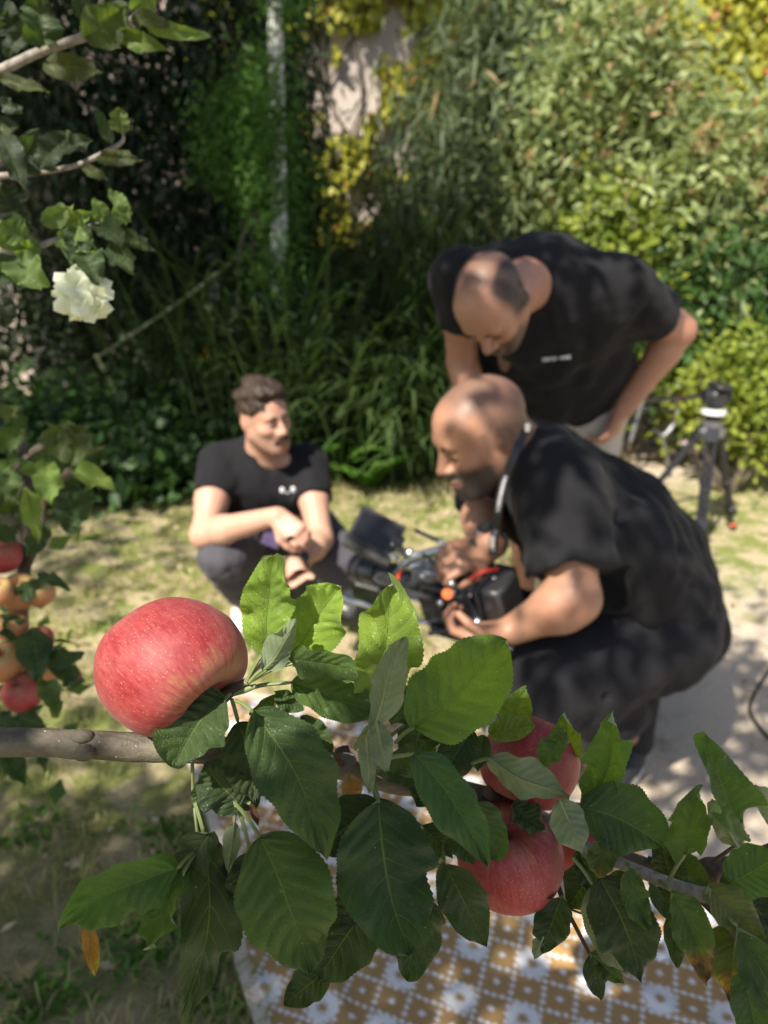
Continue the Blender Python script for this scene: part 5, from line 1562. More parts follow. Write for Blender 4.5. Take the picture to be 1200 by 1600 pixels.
def leaf(parent, base, tip, w, bow=0.0, zbow=0.0, roll=0.0, fold=0.25, curl=0.0, wave=0.12, side=1, c=(0.045, 0.11, 0.022), dry=0.0, stem=None, seed=0, name='leaf', label=None, curltip=0.0, tw=0.0, N=104, Mx=19, blunt=0.0):
    rs = np.random.RandomState(seed + 7)
    A = P(*base); B = P(*tip); d = (base[2] + tip[2]) / 2
    v2 = np.array((tip[0] - base[0], tip[1] - base[1]), float); pn = np.array((-v2[1], v2[0])) / (np.linalg.norm(v2) + 1e-9)
    mc = ((base[0] + tip[0]) / 2 + pn[0] * bow * 2, (base[1] + tip[1]) / 2 + pn[1] * bow * 2)
    C = P(mc[0], mc[1], d) + nrm(cC - P(mc[0], mc[1], d)) * zbow * 2
    t = np.linspace(0, 1, N)[:, None]
    mid = (1 - t) ** 2 * A + 2 * t * (1 - t) * C + t * t * B
    T = 2 * (1 - t) * (C - A) + 2 * t * (B - C); T /= np.linalg.norm(T, axis=1, keepdims=True)
    Vw = cC - mid; S = np.cross(T, Vw); S /= np.linalg.norm(S, axis=1, keepdims=True); Nn = np.cross(S, T)
    ra = (roll + tw * (t - .5)) * math.pi / 180
    S, Nn = S * np.cos(ra) + Nn * np.sin(ra), Nn * np.cos(ra) - S * np.sin(ra)
    if side < 0: Nn = -Nn; S = -S
    tt = t[:, 0]
    Lh = np.linalg.norm(B - A)
    W = w * (.93 if N > 90 else 1) / F * d / 2
    e1, e2 = .60 - .12 * blunt, .86 - .38 * blunt
    tp = e1 / (e1 + e2)
    sh = tt ** e1 * (1 - tt) ** e2 / (tp ** e1 * (1 - tp) ** e2)
    shL = sh * (1 + .045 * np.sin(tt * 9 + rs.rand() * 6) + .035 * np.sin(tt * 23 + rs.rand() * 6)); shR = sh * (1 + .045 * np.sin(tt * 8 + rs.rand() * 6) + .035 * np.sin(tt * 21 + rs.rand() * 6))
    s = np.linspace(-1, 1, Mx)
    teeth = 34 if N > 90 else 12
    saw = np.mod(tt * teeth, 1.0)
    edge = np.abs(s) ** 10
    hw = W * np.where(s[None, :] < 0, shL[:, None], shR[:, None]) * (1 + edge[None, :] * (0.060 * (saw[:, None] - .4)) * (sh[:, None] > .15))
    X = hw * s[None, :]
    aX = np.abs(X)
    q = (tt[:, None] - .24 * np.abs(s)[None, :] ** 1.15) * 8
    puck = np.abs(np.sin(np.pi * q)) ** .8 * (1 - np.abs(s)[None, :] ** 6) * np.minimum(1, np.abs(s)[None, :] * 4)
    Z = fold * 1.25 * aX + curl * aX ** 2 / (W + 1e-9) + puck * W * .135
    rl = rs.uniform(-.5, .9, 2)
    ph = rs.rand(4) * 6.28; fq = rs.uniform(2.0, 3.6, 2)
    for sg, p0, f0 in ((-1, ph[0], fq[0]), (1, ph[1], fq[1])):
        msk = (np.sign(s) == sg)[None, :]
        Z = Z + msk * wave * 2.7 * W * (np.sin(tt[:, None] * f0 * 3.6 + p0) + .55 * np.sin(tt[:, None] * f0 * 8 + p0 * 2)) * (np.abs(s)[None, :] ** 1.6)
        Z = Z + msk * rl[int(sg > 0)] * W * (.35 + .65 * np.sin(tt[:, None] * 4.4 + p0)) * (np.abs(s)[None, :] ** 3.2) * .85
    Z = Z + .05 * Lh * np.sin(tt * 6.5 + ph[2])[:, None] * np.sin(np.pi * tt)[:, None]
    Z = Z - curltip * Lh * np.clip(tt - .7, 0, 1)[:, None] ** 2 * 4
    V = mid[:, None, :] + S[:, None, :] * X[..., None] + Nn[:, None, :] * Z[..., None]
    V = V.reshape(-1, 3)
    uv = np.stack(np.broadcast_arrays((s[None, :] + 1) / 2, tt[:, None]), -1).reshape(-1, 2)
    i, j = np.meshgrid(np.arange(N - 1), np.arange(Mx - 1), indexing='ij'); k = (i * Mx + j).ravel()
    fc = np.stack([k, k + 1, k + Mx + 1, k + Mx], -1)
    # make the material's front side the upper side
    nrm_ = np.cross(V[fc[:, 1]] - V[fc[:, 0]], V[fc[:, 3]] - V[fc[:, 0]]); ref = np.repeat(Nn, Mx - 1, 0)[: len(fc)]
    if (np.einsum('ij,ij->i', nrm_, ref) > 0).mean() < .5: fc = fc[:, ::-1]
    o = mesh_obj(name, V, fc, M['leaf'], parent, True, uv=uv)
    o.color = (c[0], c[1], c[2], dry)
    if label: o['label'] = label
    # stalk and raised midrib on the underside
    pts = []
    if stem is not None:
        S0 = P(*stem); mm = (S0 + A) / 2 + np.array((0, 0, 1)) * .06 * np.linalg.norm(A - S0)
        pts = list(catmull([S0, mm, A], 5)[:-1])
    rad = [.00125] * len(pts)
    for kk in range(0, int(N * .8), 6):
        pts.append(mid[kk] + Nn[kk] * (Z[kk, Mx // 2] - .0009 - .0003 * (1 - tt[kk]))); rad.append(.00062 * (1 - tt[kk]) + .00015)
    mb = MB(); mb.tube(pts, rad, 6); mb.build('stalk', M['petiole'], o)
    return o

def apple_material(name, red, red2, pale, yellow, ymix):
    t = NT(name)
    at = t.n('ShaderNodeAttribute', attribute_name='polar').outputs['Vector']   # (cos, sin, latitude)
    co = t.n('ShaderNodeTexCoord').outputs['Object']
    st = t.noise(t.vmap(at, (9, 9, 2.2)), 1.6, 6, 0.7); st2 = t.noise(t.vmap(at, (40, 40, 7.0)), 1.6, 3, 0.6)
    big = t.noise(co, 28, 4, 0.6); fine = t.noise(co, 500, 3)
    c = t.mix(t.smooth(st, 0.35, 0.68), red, red2)
    c = t.mix(t.math('MULTIPLY', t.smooth(st2, 0.48, 0.78), 0.42), c, pale)
    sz = t.n('ShaderNodeSeparateXYZ'); t.l(at, sz.inputs[0])
    yv = t.math('ADD', t.math('ADD', sz.outputs[2], t.math('MULTIPLY', t.math('SUBTRACT', big, .5), 1.1)), t.math('MULTIPLY', t.math('SUBTRACT', st, .5), .9))
    ym = t.math('MULTIPLY', t.smooth(yv, 0.60, 0.98), ymix)
    c = t.mix(ym, c, yellow)
    ym2 = t.math('MULTIPLY', t.smooth(big, 0.55, 0.75), ymix * .55)
    c = t.mix(ym2, c, yellow)
    vo = t.n('ShaderNodeTexVoronoi'); t.l(co, vo.inputs['Vector']); vo.inputs['Scale'].default_value = 420
    dot = t.math('SUBTRACT', 1.0, t.smooth(vo.outputs['Distance'], 0.06, 0.20)); 
    c = t.mix(t.math('MULTIPLY', dot, 0.42), c, (0.72, 0.47, 0.30))
    # waxy bloom
    c = t.mix(t.math('MULTIPLY', t.smooth(t.noise(co, 40, 5, .7), .35, .8), .16), c, (0.62, 0.36, 0.33))
    b = t.bump(t.math('ADD', fine, t.math('MULTIPLY', dot, .5)), 0.10, 0.0006)
    return t.done(t.pbr(c, t.math('MULTIPLY_ADD', big, .22, .44), 0.40, 0, b, Subsurface_Weight=0.08, Subsurface_Scale=0.006, Sheen_Weight=0.06))
M['apple_red'] = apple_material('apple_red', (0.235, 0.014, 0.020), (0.34, 0.040, 0.040), (0.44, 0.16, 0.11), (0.30, 0.23, 0.085), 0.42)
M['apple_yellow'] = apple_material('apple_yellow', (0.42, 0.13, 0.05), (0.42, 0.24, 0.08), (0.44, 0.34, 0.14), (0.38, 0.33, 0.10), 1.0)
M['calyx'] = simple('calyx', (0.06, 0.04, 0.025), 0.8)
M['apple_stalk'] = simple('apple_stalk', (0.14, 0.10, 0.05), 0.6)

PROF = [(0, .47), (.07, .50), (.15, .60), (.26, .72), (.40, .80), (.58, .80), (.77, .69), (.92, .45), (.995, .13), (.99, -.15), (.92, -.42), (.79, -.65), (.62, -.80), (.44, -.86), (.28, -.83), (.16, -.77), (.07, -.73), (0, -.72)]
def apple(c, r, axis, label, group=None, mat='apple_red', seed=0, hs=1.0, stem_len=.35, na=72, lob=.03, squash=None, stem_dir=None):
    """axis points to the stalk end"""
    c = np.asarray(c, float); ax = nrm(axis); a = nrm(np.cross(ax, (0.3, .2, 1) if abs(ax[2]) < .9 else (1, 0, 0))); b = np.cross(ax, a)
    root = empty('apple', tuple(c), label, 'apple', group)
    pr = catmull(np.array(PROF), 4); n = len(pr)
    th = np.linspace(0, 2 * math.pi, na, endpoint=False)
    u = np.cos(th)[None, :]; w = np.sin(th)[None, :]
    rad = pr[:, 0][:, None]; z = pr[:, 1][:, None]
    rs = np.random.RandomState(seed)
    rr = rad * (1 + lob * .6 * np.cos(5 * th + 1)[None, :] * np.clip(-z, 0, 1) + lob * np.cos(2 * th + rs.rand() * 6)[None, :] + lob * .8 * np.cos(th + rs.rand() * 6)[None, :] * z)
    zz = z * hs + .06 * rad * np.cos(th + rs.rand() * 6)[None, :] * (z > 0)
    V = c + r * (rr[..., None] * (u[..., None] * a + w[..., None] * b) + zz[..., None] * ax)
    V = V.reshape(-1, 3)
    if squash is not None:
        d, f_ = nrm(squash[0]), squash[1]; q = (V - c) @ d; V = V + d * (q * (f_ - 1))[:, None]
    V += r * .012 * fbm(V, 40, seed, 2)[:, None] * nrm(ax)
    pol = np.stack(np.broadcast_arrays(u, w, z), -1).reshape(-1, 3)
    fc = []
    for i in range(n - 1):
        for k in range(na):
            fc.append((i * na + k, (i + 1) * na + k, (i + 1) * na + (k + 1) % na, i * na + (k + 1) % na))
    me = mesh_obj('fruit', V, np.array(fc), M[mat], root)
    at = me.data.attributes.new('polar', 'FLOAT_VECTOR', 'POINT'); at.data.foreach_set('vector', pol.astype(np.float32).ravel())
    mb = MB(); s0 = c + ax * r * .42 * hs; sd = ax if stem_dir is None else nrm(stem_dir)
    mb.tube(catmull([s0, s0 + ax * r * stem_len * .6, s0 + ax * r * stem_len * .6 + sd * r * stem_len * .6], 5), .0016 if r > .03 else .001, 7)
    mb.build('stalk', M['apple_stalk'], root)
    mb = MB(); e = c - ax * r * .73 * hs
    for k in range(5):
        t = k * 1.2566; dd = a * math.cos(t) + b * math.sin(t)
        mb.tube([e + dd * r * .02, e + dd * r * .07 - ax * r * .04, e + dd * r * .05 - ax * r * .09], [r * .03, r * .025, r * .006], 5)
    mb.build('calyx', M['calyx'], root)
    return root

apple(P(270, 1040, .470), .0462, P(331, 1110, .455) - P(270, 1040, .470), 'largest ripe red apple resting above the bare branch on the left', None, 'apple_red', 1, .93, .42, 120, .028, squash=(cU, .875), stem_dir=(.6, 0, .3))
apple(P(829, 1190, .545), .0335, P(800, 1262, .545) - P(829, 1190, .55) + np.array((0, -.004, 0)), 'upper red apple of the middle cluster, partly behind a drooping olive leaf', 'red apples hanging in the middle cluster', 'apple_red', 5, 1.0, .3, 96, .03)
apple(P(797, 1338, .525), .0358, P(785, 1262, .525) - P(797, 1338, .525) + np.array((0, -.012, 0)), 'lower red apple of the middle cluster, hanging fully in view over the rug', 'red apples hanging in the middle cluster', 'apple_red', 8, .92, .3, 96, .02)
apple(P(905, 1310, .59), .028, P(905, 1260, .59) - P(905, 1310, .59), 'small red apple almost hidden by leaves right of the lower hanging apple', 'red apples hanging in the middle cluster', 'apple_red', 12, .95, .3, 64, .03)

def bark_apple():
    t = NT('apple_bark'); co = t.n('ShaderNodeTexCoord').outputs['Object']
    n1 = t.noise(t.vmap(co, (.5, 1, 1)), 60, 5, .65); n2 = t.noise(co, 420, 3); n3 = t.noise(co, 14, 3)
    c = t.mix(t.smooth(n1, .3, .7), (0.070, 0.058, 0.040), (0.175, 0.15, 0.11))
    c = t.mix(t.math('MULTIPLY', t.smooth(n3, .5, .7), .4), c, (0.16, 0.17, 0.10))
    vo = t.n('ShaderNodeTexVoronoi'); t.l(co, vo.inputs['Vector']); vo.inputs['Scale'].default_value = 150
    sp = t.math('MULTIPLY', t.math('LESS_THAN', vo.outputs['Distance'], .11), t.math('GREATER_THAN', t.noise(co, 70, 1), .47))
    c = t.mix(t.math('MULTIPLY', sp, .8), c, (0.50, 0.47, 0.40))
    h = t.math('ADD', t.math('ADD', n1, t.math('MULTIPLY', n2, .3)), t.math('MULTIPLY', sp, .8))
    return t.done(t.pbr(c, .62, .35, 0, t.bump(h, 1.0, .0022)))
M['apple_bark'] = bark_apple()
M['twig_grey'] = make_bark('twig_grey', (0.16, 0.14, 0.12), (0.36, 0.33, 0.29), 120, .001)
M['twig_dark'] = make_bark('twig_dark', (0.05, 0.035, 0.028), (0.13, 0.10, 0.075), 120, .001)

def px_tube(mb, pts, rad_px, n=14, sub=8, bump=.06, seed=0):
    q = catmull([P(*p) for p in pts], sub); dp = np.interp(np.linspace(0, 1, len(q)), np.linspace(0, 1, len(pts)), [p[2] for p in pts])
    rr = np.interp(np.linspace(0, 1, len(q)), np.linspace(0, 1, len(rad_px)), rad_px) / F * dp
    rr = rr * (1 + bump * fbm(q, 90, seed, 2))
    mb.tube(q, rr, n)
    return q

def apple_branch():
    root = empty('apple_branch', tuple(P(0, 1160, .475)), 'leafy apple tree branch reaching across the whole foreground in sharp focus', 'branch')
    mb = MB()
    px_tube(mb, [(-60, 1158, .49), (0, 1160, .482), (60, 1160, .48), (118, 1163, .478), (132, 1165, .478), (150, 1164, .478), (220, 1168, .479), (290, 1170, .484), (370, 1175, .505), (450, 1185, .52), (545, 1200, .53), (620, 1222, .54), (720, 1236, .55), (800, 1262, .56), (880, 1300, .575), (960, 1335, .58), (1010, 1352, .57)],
            [24, 23, 22, 22.5, 24.8, 22.5, 22.5, 22, 21, 21, 20, 19, 17, 17, 15, 14, 12], 22, 10, .05, 3)
    mb.ball(P(134, 1176, .468), (.0062, .0052, .0050), None, 8); mb.ball(P(128, 1150, .472), (.007, .005, .004), None, 8)
    br = mb.build('branch', M['apple_bark'], root)
    mb = MB(); px_tube(mb, [(780, 1262, .54), (830, 1278, .53), (868, 1293, .52), (905, 1318, .51), (960, 1345, .50), (1010, 1366, .49), (1060, 1386, .485), (1098, 1398, .48)], [9, 10, 10, 9, 9, 9.5, 10, 11], 14, 8, .06, 4)
    mb.ball(P(1100, 1398, .480), .0048, None, 8)
    mb.build('twig', M['twig_grey'], root)
    mb = MB(); px_tube(mb, [(1085, 1393, .482), (1110, 1420, .48), (1150, 1462, .475), (1190, 1515, .47), (1240, 1580, .465)], [7, 6, 6, 5, 5], 12)
    mb.build('twig', M['twig_dark'], root)
    mb = MB(); px_tube(mb, [(1098, 1398, .478), (1140, 1440, .46), (1180, 1490, .45), (1230, 1560, .44)], [5, 4, 4, 4], 10)
    mb.build('twig', M['petiole'], root)
    mb = MB(); px_tube(mb, [(1010, 1350, .57), (1060, 1368, .56), (1085, 1372, .555), (1110, 1360, .55), (1150, 1352, .55), (1210, 1330, .54), (1280, 1310, .54)], [13, 14, 17, 20, 15, 14, 14], 16, 8, .12, 6)
    px_tube(mb, [(1085, 1372, .555), (1110, 1385, .55), (1125, 1400, .55)], [10, 8, 4], 10)
    px_tube(mb, [(1110, 1350, .55), (1130, 1335, .54), (1170, 1305, .53)], [5, 3, 2], 8)
    mb.build('bough_end', M['twig_dark'], root)
    mb = MB(); px_tube(mb, [(862, 1360, .55), (872, 1385, .53), (885, 1420, .52), (903, 1455, .51), (922, 1492, .505)], [4, 4.5, 3.5, 3.5, 2.5], 10, 8, .1)
    px_tube(mb, [(885, 1418, .52), (905, 1426, .515), (930, 1434, .51)], [2, 1.6, 1.2], 8)
    mb.build('twig', M['twig_dark'], root)
    # fruiting spurs
    def spur(pts, rad, m='twig_dark'):
        mb = MB(); px_tube(mb, pts, rad, 12, 8, .16, int(pts[0][0]))
        return mb.build('spur', M[m], root)
    spur([(300, 1160, .482), (318, 1130, .476), (340, 1100, .470), (358, 1082, .466), (385, 1065, .462)], [14, 13, 11, 10, 6])
    spur([(385, 1066, .462), (398, 1050, .460), (412, 1030, .458)], [7, 6, 4], 'twig_grey')
    spur([(358, 1082, .466), (380, 1078, .464), (400, 1072, .462)], [8, 6, 4], 'petiole')
    spur([(540, 1198, .528), (530, 1188, .52), (528, 1176, .515), (540, 1170, .51), (556, 1176, .51), (563, 1190, .51)], [8, 7, 6, 6, 5, 4])
    spur([(560, 1200, .53), (572, 1195, .52), (590, 1160, .47), (600, 1135, .45)], [9, 7, 5, 4], 'petiole')
    spur([(400, 1180, .515), (385, 1210, .50), (370, 1235, .49), (366, 1252, .485)], [8, 8, 8, 9])
    spur([(790, 1262, .56), (770, 1245, .54), (760, 1235, .53)], [11, 10, 8])
    spur([(300, 1170, .486), (302, 1240, .50), (308, 1300, .49), (312, 1325, .48)], [3, 2.6, 2.4, 2.2], 'petiole')

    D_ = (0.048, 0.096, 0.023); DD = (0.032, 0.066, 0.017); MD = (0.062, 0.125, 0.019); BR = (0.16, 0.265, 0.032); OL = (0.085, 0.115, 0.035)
    k = [0]
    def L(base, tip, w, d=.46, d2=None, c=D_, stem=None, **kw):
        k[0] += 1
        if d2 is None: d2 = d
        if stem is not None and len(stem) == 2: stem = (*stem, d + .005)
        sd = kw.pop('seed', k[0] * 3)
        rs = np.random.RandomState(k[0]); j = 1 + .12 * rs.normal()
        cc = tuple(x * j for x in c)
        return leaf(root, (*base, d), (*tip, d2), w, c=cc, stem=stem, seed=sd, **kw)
    # --- cluster above the branch
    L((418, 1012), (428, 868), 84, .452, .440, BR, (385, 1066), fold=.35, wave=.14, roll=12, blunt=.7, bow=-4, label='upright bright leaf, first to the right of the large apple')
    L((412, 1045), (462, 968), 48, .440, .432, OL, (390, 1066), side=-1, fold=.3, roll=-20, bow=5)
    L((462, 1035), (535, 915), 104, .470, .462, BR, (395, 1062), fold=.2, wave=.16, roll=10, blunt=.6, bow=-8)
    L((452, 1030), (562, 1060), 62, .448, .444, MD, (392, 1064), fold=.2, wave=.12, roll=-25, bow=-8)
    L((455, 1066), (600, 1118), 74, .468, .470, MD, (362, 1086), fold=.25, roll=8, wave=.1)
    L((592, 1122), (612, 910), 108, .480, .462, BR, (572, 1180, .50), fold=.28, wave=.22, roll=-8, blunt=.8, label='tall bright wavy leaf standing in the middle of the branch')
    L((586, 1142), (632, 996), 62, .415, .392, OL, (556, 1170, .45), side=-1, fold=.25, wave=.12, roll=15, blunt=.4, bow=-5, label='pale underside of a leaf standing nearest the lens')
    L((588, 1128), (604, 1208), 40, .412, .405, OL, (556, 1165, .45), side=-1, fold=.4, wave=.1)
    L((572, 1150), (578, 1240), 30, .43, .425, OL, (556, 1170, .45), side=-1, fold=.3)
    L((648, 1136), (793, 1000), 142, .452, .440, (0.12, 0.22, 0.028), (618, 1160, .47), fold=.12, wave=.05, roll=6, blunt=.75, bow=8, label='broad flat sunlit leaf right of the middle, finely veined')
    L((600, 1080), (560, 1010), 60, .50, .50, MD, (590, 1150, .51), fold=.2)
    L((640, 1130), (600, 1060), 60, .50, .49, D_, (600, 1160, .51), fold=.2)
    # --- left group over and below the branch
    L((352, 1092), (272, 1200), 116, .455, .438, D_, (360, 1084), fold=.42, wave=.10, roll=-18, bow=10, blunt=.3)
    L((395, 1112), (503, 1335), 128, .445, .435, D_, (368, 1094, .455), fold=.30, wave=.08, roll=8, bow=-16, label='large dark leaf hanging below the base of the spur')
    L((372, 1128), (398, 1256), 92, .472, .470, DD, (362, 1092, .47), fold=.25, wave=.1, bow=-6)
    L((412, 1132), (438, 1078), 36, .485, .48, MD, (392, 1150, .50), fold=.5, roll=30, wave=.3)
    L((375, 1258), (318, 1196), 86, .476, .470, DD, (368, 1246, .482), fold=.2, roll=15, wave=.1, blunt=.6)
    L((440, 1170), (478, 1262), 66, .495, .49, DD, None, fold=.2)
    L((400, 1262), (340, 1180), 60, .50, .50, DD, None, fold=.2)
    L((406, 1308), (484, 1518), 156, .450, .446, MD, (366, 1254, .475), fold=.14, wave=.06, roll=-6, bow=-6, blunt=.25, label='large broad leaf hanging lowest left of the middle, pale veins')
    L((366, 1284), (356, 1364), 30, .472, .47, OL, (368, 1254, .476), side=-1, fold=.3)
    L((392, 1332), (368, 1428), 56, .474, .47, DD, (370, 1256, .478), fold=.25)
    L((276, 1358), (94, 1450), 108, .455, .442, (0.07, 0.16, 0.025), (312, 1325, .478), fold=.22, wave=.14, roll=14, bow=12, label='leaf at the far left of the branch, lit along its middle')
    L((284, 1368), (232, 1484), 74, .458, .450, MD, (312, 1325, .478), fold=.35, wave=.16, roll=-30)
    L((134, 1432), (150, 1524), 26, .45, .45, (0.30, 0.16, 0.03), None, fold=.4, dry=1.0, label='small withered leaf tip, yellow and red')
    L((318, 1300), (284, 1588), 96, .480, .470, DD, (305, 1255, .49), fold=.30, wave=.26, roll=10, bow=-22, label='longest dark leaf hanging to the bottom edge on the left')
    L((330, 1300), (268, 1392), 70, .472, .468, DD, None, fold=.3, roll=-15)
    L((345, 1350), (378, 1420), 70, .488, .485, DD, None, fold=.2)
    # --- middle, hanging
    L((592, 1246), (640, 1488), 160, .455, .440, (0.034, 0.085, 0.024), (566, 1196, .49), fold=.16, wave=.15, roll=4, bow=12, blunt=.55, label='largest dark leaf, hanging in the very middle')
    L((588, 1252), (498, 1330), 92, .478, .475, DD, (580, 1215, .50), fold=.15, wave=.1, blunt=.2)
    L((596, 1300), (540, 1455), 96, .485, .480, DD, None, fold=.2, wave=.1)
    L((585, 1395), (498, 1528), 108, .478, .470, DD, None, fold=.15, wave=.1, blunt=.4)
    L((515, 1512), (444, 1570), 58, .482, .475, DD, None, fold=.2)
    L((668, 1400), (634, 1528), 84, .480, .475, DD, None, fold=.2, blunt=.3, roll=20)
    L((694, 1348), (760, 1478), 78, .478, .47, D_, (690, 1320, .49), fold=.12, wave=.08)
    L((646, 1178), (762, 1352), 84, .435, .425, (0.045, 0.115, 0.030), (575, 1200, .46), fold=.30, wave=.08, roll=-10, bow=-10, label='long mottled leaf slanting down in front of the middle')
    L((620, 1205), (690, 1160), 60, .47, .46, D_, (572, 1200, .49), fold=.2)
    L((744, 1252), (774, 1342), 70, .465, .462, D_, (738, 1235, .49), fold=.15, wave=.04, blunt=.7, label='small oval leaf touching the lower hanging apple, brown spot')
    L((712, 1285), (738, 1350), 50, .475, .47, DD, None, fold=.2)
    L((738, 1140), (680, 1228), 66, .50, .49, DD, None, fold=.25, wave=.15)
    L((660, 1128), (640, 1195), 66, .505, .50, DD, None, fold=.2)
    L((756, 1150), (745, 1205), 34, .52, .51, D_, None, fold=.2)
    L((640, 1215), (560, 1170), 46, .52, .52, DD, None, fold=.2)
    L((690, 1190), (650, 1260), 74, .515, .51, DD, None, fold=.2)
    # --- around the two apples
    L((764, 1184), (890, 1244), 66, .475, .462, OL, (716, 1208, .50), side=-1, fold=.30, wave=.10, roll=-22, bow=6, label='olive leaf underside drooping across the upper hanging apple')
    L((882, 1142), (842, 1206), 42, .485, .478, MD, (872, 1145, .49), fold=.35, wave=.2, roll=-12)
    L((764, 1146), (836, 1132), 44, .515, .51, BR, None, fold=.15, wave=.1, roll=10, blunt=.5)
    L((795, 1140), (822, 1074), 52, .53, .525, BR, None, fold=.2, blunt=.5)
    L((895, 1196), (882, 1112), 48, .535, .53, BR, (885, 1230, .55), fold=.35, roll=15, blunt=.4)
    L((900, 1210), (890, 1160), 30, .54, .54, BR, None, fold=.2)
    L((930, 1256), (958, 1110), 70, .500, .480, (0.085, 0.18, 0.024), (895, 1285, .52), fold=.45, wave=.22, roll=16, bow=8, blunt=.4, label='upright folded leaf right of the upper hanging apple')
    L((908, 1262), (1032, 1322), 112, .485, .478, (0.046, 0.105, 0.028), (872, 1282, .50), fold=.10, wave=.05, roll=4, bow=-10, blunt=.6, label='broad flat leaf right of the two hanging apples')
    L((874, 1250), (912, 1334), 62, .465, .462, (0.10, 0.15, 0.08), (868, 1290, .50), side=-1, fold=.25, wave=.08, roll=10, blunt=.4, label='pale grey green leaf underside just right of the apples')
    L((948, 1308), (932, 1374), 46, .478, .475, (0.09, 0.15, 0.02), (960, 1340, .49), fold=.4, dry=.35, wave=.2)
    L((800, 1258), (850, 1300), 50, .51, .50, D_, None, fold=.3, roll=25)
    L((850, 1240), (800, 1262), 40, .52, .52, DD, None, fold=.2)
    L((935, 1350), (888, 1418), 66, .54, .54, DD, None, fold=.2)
    # --- right hand side
    L((936, 1372), (1002, 1532), 104, .480, .468, DD, (905, 1325, .50), fold=.20, wave=.12, bow=-8, label='large dark leaf hanging right of the lower apple')
    L((928, 1385), (978, 1522), 62, .492, .485, OL, (895, 1340, .50), side=-1, fold=.2, bow=8)
    L((878, 1400), (846, 1486), 60, .505, .50, DD, (885, 1418, .515), fold=.25, wave=.14, blunt=.3)
    L((850, 1462), (834, 1500), 26, .50, .50, OL, None, side=-1, fold=.2)
    L((922, 1490), (970, 1534), 38, .500, .495, D_, None, fold=.3, wave=.2)
    L((922, 1492), (938, 1562), 36, .502, .50, DD, None, fold=.4, wave=.1)
    L((984, 1356), (1012, 1450), 46, .47, .465, MD, (978, 1350, .49), fold=.35, wave=.25, bow=5)
    L((1015, 1380), (1046, 1440), 22, .475, .47, D_, None, fold=.3)
    L((1070, 1334), (1094, 1234), 66, .470, .460, MD, (1044, 1378, .485), fold=.35, wave=.22, roll=10, blunt=.4, label='upright wavy leaf on the right half of the twig')
    L((1156, 1330), (1112, 1250), 46, .500, .49, OL, (1166, 1372, .52), side=-1, fold=.3, wave=.15)
    L((1160, 1286), (1104, 1148), 82, .455, .440, (0.085, 0.18, 0.026), (1158, 1340, .48), fold=.55, wave=.2, roll=-18, bow=-10, label='bright folded leaf standing highest at the right side')
    L((1230, 1300), (1180, 1225), 40, .47, .47, OL, None, side=-1, fold=.3)
    L((1138, 1382), (1215, 1340), 84, .462, .455, (0.05, 0.115, 0.03), (1118, 1396, .475), fold=.10, wave=.06, roll=6, blunt=.8)
    L((1048, 1378), (1030, 1305), 46, .55, .55, DD, None, fold=.2)
    L((1085, 1392), (1060, 1318), 56, .54, .54, D_, None, fold=.25)
    L((1048, 1392), (1104, 1532), 64, .468, .462, MD, (1030, 1376, .485), fold=.3, wave=.16, dry=.8, bow=-8, label='hanging leaf at the right with a dry brown tip')
    L((1056, 1418), (1058, 1510), 40, .49, .485, DD, None, fold=.35)
    L((1150, 1442), (1140, 1566), 82, .482, .475, (0.07, 0.11, 0.02), (1120, 1420, .48), fold=.2, wave=.14, dry=.9, label='leaf at the lower right with yellow and scorched patches')
    L((1108, 1386), (1192, 1466), 70, .462, .455, OL, (1100, 1398, .478), fold=.2, wave=.08)
    L((1150, 1446), (1226, 1582), 66, .452, .445, (0.05, 0.105, 0.03), (1128, 1424, .465), fold=.25)
    L((1164, 1520), (1188, 1650), 66, .448, .44, (0.045, 0.10, 0.035), (1158, 1450, .455), fold=.2)
    L((1160, 1386), (1204, 1450), 58, .50, .50, DD, None, fold=.2)
    L((985, 1362), (960, 1430), 60, .52, .52, DD, None, fold=.2)
    L((1030, 1378), (1052, 1425), 50, .51, .51, D_, None, fold=.2)
    L((1060, 1385), (1120, 1395), 40, .51, .51, D_, None, fold=.2)
    L((1190, 1430), (1220, 1500), 50, .50, .50, DD, None, fold=.2)
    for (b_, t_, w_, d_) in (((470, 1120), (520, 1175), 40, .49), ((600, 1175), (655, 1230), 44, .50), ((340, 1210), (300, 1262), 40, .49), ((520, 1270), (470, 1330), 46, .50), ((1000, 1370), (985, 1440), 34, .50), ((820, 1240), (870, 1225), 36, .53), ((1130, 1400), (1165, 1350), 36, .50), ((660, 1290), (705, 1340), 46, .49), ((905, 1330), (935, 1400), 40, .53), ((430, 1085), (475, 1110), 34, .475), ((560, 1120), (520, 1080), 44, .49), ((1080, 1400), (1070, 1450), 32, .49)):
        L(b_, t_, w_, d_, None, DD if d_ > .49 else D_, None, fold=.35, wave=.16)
    # withered scrap on the spur
    L((545, 1210), (556, 1258), 34, .505, .50, (0.40, 0.24, 0.17), None, fold=.5, wave=.3, name='dry_leaf', label='small withered tan leaf on the middle spur')
    L((392, 1256), (404, 1290), 12, .478, .475, (0.12, 0.05, 0.03), (372, 1250, .48), fold=.5, name='dry_leaf', label='tiny withered brown leaf below the left spur')
apple_branch()

